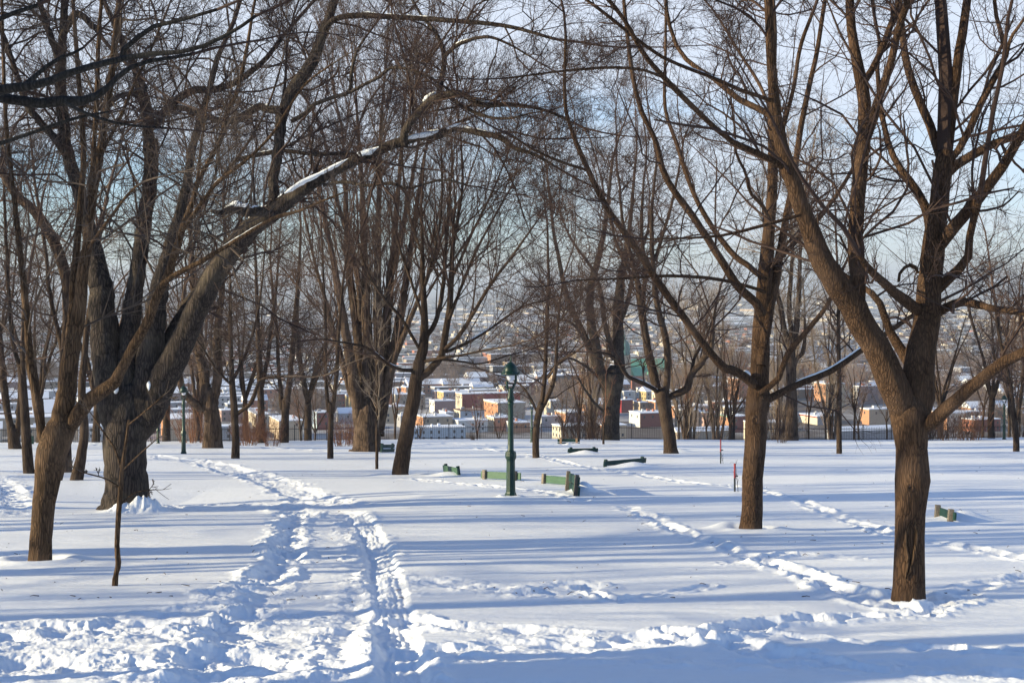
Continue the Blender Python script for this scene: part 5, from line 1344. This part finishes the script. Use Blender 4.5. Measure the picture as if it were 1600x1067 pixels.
# church with a green copper roof
dch = td(612); xch = (1003 - CX) / F * dch
rt = empty('church', (xch, dch, ZT), AY); tag(rt, 'stone church with a green copper roof and domed bell tower in the lower town', 'church')
placed.append((xch, dch + 15, 32))
m = MB(); m.cur = 0; m.box((10, 14, 3), (30, 26, 18)); m.build('wall', wm('brick'), rt)
m = MB(); V = [(-6, 0, 12), (26, 0, 12), (26, 28, 12), (-6, 28, 12), (-6, 14, 24), (26, 14, 24)]
m.add(V, [(0, 1, 5, 4), (2, 3, 4, 5), (0, 3, 2, 1)]); m.add([V[0], V[3], V[4]], [(0, 2, 1)]); m.add([V[1], V[2], V[5]], [(0, 1, 2)]); m.build('roof', wm('green'), rt)
m = MB(); V = [(2, -4, 12), (12, -4, 12), (7, -4, 21), (2, 14, 12), (12, 14, 12), (7, 14, 21)]
m.add(V, [(0, 2, 5, 3), (1, 4, 5, 2), (0, 3, 4, 1)]); m.build('dormer_roof', wm('green'), rt)
m = MB(); m.add(V[:3], [(0, 1, 2)]); m.box((7, 5, 6), (9.4, 17.6, 12)); m.build('gable_wall', wm('cream'), rt)
m = MB(); m.box((-13, 4, 11), (8, 8, 34)); tw = m.build('bell_tower', wm('tan'), rt)
m = MB(); m.lathe([(4.6, 27.5), (4.8, 29), (4.2, 29.6), (4.7, 32), (4.4, 35), (3.2, 37.5), (1.6, 39), (1.2, 40), (1.3, 42), (.7, 43.5), (.2, 46)], 12, (-13, 4, 0)); m.build('dome', wm('teal'), tw, smooth=True)
for k in range(3):
    m = MB(); m.box((15 + k * 4, .92, 6), (1.4, .3, 5)); m.build('window', MT['glass'], rt)
# chimney stack far off, red and white
for (px, pt, pb, lb) in ((442, 588, 632, 'tall chimney striped red and white seen between the two close leaders'), (463, 535, 580, 'slim pink chimney above the chimney striped red and white')):
    d = td(pb); x = (px - CX) / F * d; H = (pb - pt) / F * d
    r = empty('chimney_stack', (x, d, ZT)); tag(r, lb, 'chimney')
    for k in range(6):
        m = MB(); m.lathe([(1.5 - k * .12, H * k / 6 - (1 if k == 0 else 0)), (1.38 - k * .12, H * (k + 1) / 6)], 12); m.build('band', wm('pink' if k % 2 else 'white'), r, smooth=True)

# ordinary houses: a few kinds, copied
rn = random.Random(11)
def house_mesh(L_, M, H, c1, c2, gable, seed):
    r = random.Random(seed); m = MB()
    V = [(0, 0, -6), (L_, 0, -6), (L_, M, -6), (0, M, -6), (0, 0, H), (L_, 0, H), (L_, M, H), (0, M, H)]
    m.cur = 0; m.add(V, [(0, 1, 5, 4), (1, 2, 6, 5), (2, 3, 7, 6)])
    m.cur = 1; m.add([V[0], V[3], V[7], V[4]], [(3, 2, 1, 0)])  # end wall towards the sun: sunlight is put into its lighter colour
    m.cur = 2
    if gable:
        m.add([(-.3, -.3, H), (L_ + .3, -.3, H), (L_ + .3, M + .3, H), (-.3, M + .3, H), (-.3, M / 2, H + M * .3), (L_ + .3, M / 2, H + M * .3)], [(0, 1, 5, 4), (2, 3, 4, 5), (3, 0, 4), (1, 2, 5), (0, 3, 2, 1)])
    else:
        m.box((L_ / 2, M / 2, H + .2), (L_ + .4, M + .4, .42))
        for _ in range(2): m.box((r.uniform(.1, .9) * L_, r.uniform(.2, .8) * M, H + .9), (r.uniform(.6, 2), r.uniform(.6, 2), 1.4))
    m.cur = 3
    n = int(L_ / 3.4)
    for j in range(int(H / 3)):
        for i in range(n):
            if r.random() < .8: m.box((L_ * (i + .5) / n, -.02, H - 1.8 - j * 3), (1.1, .12, 1.5))
        for i in range(int(M / 3)): m.box((-.02, M * (i + .5) / int(M / 3), H - 1.8 - j * 3), (.12, 1.0, 1.5))
    me = bpy.data.meshes.new('house'); me.from_pydata(np.vstack(m.V).tolist(), [], m.faces)
    for q in (wm(c1), wm(c2), MT['snow_roof'], MT['glass']): me.materials.append(q)
    me.polygons.foreach_set('material_index', m.mi); me.update(); return me
KINDS_ = [('brick', 'orange', 'brick red'), ('tan', 'orange', 'tan'), ('grey', 'orange', 'grey'), ('taupe', 'cream', 'taupe'), ('brick', 'orange', 'brick'), ('mauve', 'pink', 'mauve'), ('white', 'white', 'white'), ('maroon', 'brick', 'dark red'),
          ('blue', 'white', 'bluish'), ('brown', 'tan', 'brown'), ('cream', 'yellow', 'cream'), ('dgrey', 'grey', 'dark grey')]
hm = []
for i, (c1, c2, nmc) in enumerate(KINDS_):
    for v in range(2): hm.append((house_mesh(rn.uniform(11, 20) if v == 0 else rn.uniform(20, 38), rn.uniform(9, 13), rn.choice([6.5, 7, 9.5]), c1, c2, (i + v) % 5 == 0, i * 5 + v), nmc, v))
spots = []
for row in range(110):
    for k in range(-50, 90):
        # rows of houses along the streets of a turned grid
        v = 700 + row * 27 + (row // 2) * 12; u = k * 26 + (row * 37 % 26) + rn.uniform(-5, 5)
        x = u * ca - (v - 700) * sa; d = 700 + u * sa * .5 + (v - 700) * ca
        if d < 690 or d > 3200 or abs(x / d) > .40: continue
        spots.append((d, x))
spots.sort(); cnt = 0; stuffV, far_spots = [], []
for d, x in spots:
    if rn.random() < (.05 if d < 1100 else .15): continue
    if any((x + 8 - a) ** 2 + (d + 5 - b) ** 2 < (c + 7) ** 2 for a, b, c in placed): continue
    me, nmc, v = rn.choice(hm)
    pa, pb, pt_ = CX + x / d * F - 3, CX + (x + (34 if v else 18)) / d * F + 2, HZ - (ZT + 9) / d * F
    if any(d < q[3] + 12 and pb > q[0] and pa < q[1] and HZ - ZT / q[3] * F > pt_ + 5 for q in prect): continue
    if cnt < 230:
        o = link('row_house', me, None, (x, d, ZT)); o.rotation_euler = (0, 0, AY + rn.choice([0, 0, 0, .05, -.06])); cnt += 1
        tag(o, f"{'long' if v else 'short'} {nmc} walled house among the snowy roofs of the lower town", 'house', f"{'long' if v else 'short'} {nmc} houses of the lower town")
    else: far_spots.append((x, d, me))
# the rest, plus bigger sheds farther out, as one mass
cols7 = ['grey', 'taupe', 'brick', 'cream', 'brown', 'tan', 'dgrey']
V, F4, mi = [], [], []
def addbox(x, d, L_, M, H, c, rot):
    c_, s_ = math.cos(rot), math.sin(rot); n = len(V)
    for z in (-4, H):
        for (a, b) in ((0, 0), (L_, 0), (L_, M), (0, M)): V.append((x + a * c_ - b * s_, d + a * s_ + b * c_, ZT + z))
    for f, q in (((0, 1, 5, 4), c), ((1, 2, 6, 5), c), ((2, 3, 7, 6), c), ((3, 0, 4, 7), c), ((4, 5, 6, 7), 7)): F4.append([n + i for i in f]); mi.append(q)
for x, d, me in far_spots: addbox(x, d, rn.uniform(10, 36), rn.uniform(9, 14), rn.choice([6, 7, 9]), rn.choice([0, 0, 1, 2, 3, 3, 5, 6]), AY)
for _ in range(1500):
    d = 2600 * (1 / (1 - rn.random() * .72)); x = rn.uniform(-.4, .4) * d
    addbox(x, d, rn.uniform(25, 110), rn.uniform(30, 90), rn.uniform(6, 12), rn.choice([0, 0, 1, 3, 3, 3, 5, 6, 6]), AY)
me = raw_mesh('distant_town', np.array(V), [np.array(F4)], [wm(c) for c in cols7] + [MT['snow_roof']], mi)
tag(link('distant_town', me), 'distant mass of snowy roofs and sheds stretching to the horizon', 'distant town', kind='stuff')

# leafless trees of the town
def wood(n, gen, label, mt, seed, hs=(8, 14), strokes=110, rad=.12):
    rng = np.random.default_rng(seed); PP, RR = [], []
    cen = np.array([gen(rng) for _ in range(n)])
    h = rng.uniform(hs[0], hs[1], n)
    idx = np.repeat(np.arange(n), strokes)
    q = rng.normal(size=(n * strokes, 3)); q = unit(q) * (rng.random((n * strokes, 1)) ** .45)
    c0 = np.stack([cen[idx, 0], cen[idx, 1], ZT + h[idx] * .62], 1)
    p0 = c0 + q * np.stack([h[idx] * .33, h[idx] * .33, h[idx] * .38], 1)
    dirn = unit(q * .7 + rng.normal(size=q.shape) * .35 + np.array([0, 0, .8]))
    l = h[idx] * .16
    P = np.stack([p0, p0 + dirn * l[:, None]], 1); Rr = np.stack([np.full(len(l), rad), np.full(len(l), rad * .4)], 1)
    tr = np.stack([np.stack([cen[:, 0], cen[:, 1], np.full(n, ZT - 1)], 1), np.stack([cen[:, 0], cen[:, 1], ZT + h * .7], 1)], 1)
    me = batch_mesh('bare_woodland', [(P, Rr, 3), (tr, np.stack([np.full(n, .2), np.full(n, .06)], 1), 4)], np.zeros(3), [MT[mt]])
    tag(link('bare_woodland', me), label, 'woodland', kind='stuff')
def g1(r):
    d = 860 + 900 * r.random() ** .8; return ((r.uniform(-.4, .4)) * d, d)
def g2(r):
    cl = ((1100, 600), (1060, 610), (1140, 575), (900, 632), (1230, 600), (1380, 580), (1500, 580), (1180, 610), (1330, 610), (700, 600), (300, 600), (60, 600), (480, 650), (1540, 640), (1450, 620))[r.integers(0, 15)]
    d = td(cl[1]) * (1 + r.normal() * .05); return ((cl[0] + r.normal() * 26 - CX) / F * d, d)
def g3(r):
    d = 1700 * (1 / (1 - r.random() * .75)); return (r.uniform(-.4, .4) * d, d)
MT['twig_red2'] = mat('town_twigs', (0.135, 0.095, 0.078), .8, .1)
wood(420, g1, 'scattered leafless street trees between the houses of the lower town', 'twig_red2', 1)
wood(760, g2, 'brown groves of leafless trees between the blocks of the lower town', 'twig_red2', 2, (11, 17), 170, .16)
wood(1100, g3, 'far belts of leafless trees beyond the lower town', 'twig_red2', 3, (10, 16), 70, .38)

# ================================================================== the air
mb = MB()
x0, x1, y0, y1, z0, z1 = -40000, 40000, -60, 46000, -92, 240
V = [(x0, y0, z0), (x1, y0, z0), (x1, y1, z0), (x0, y1, z0), (x0, y0, z1), (x1, y0, z1), (x1, y1, z1), (x0, y1, z1)]
mb.add(V, [(0, 3, 2, 1), (4, 5, 6, 7), (0, 1, 5, 4), (1, 2, 6, 5), (2, 3, 7, 6), (3, 0, 4, 7)])
hm_ = bpy.data.materials.new('haze'); hm_.use_nodes = True
for n in list(hm_.node_tree.nodes):
    if n.type != 'OUTPUT_MATERIAL': hm_.node_tree.nodes.remove(n)
pv = hm_.node_tree.nodes.new('ShaderNodeVolumePrincipled')
pv.inputs['Color'].default_value = (.74, .82, .96, 1); pv.inputs['Density'].default_value = 0.00013; pv.inputs['Anisotropy'].default_value = 0.1
hm_.node_tree.links.new(pv.outputs[0], [n for n in hm_.node_tree.nodes if n.type == 'OUTPUT_MATERIAL'][0].inputs['Volume'])
if HAZE: tag(mb.build('haze', hm_), 'pale winter haze over the whole view', 'haze', kind='stuff')
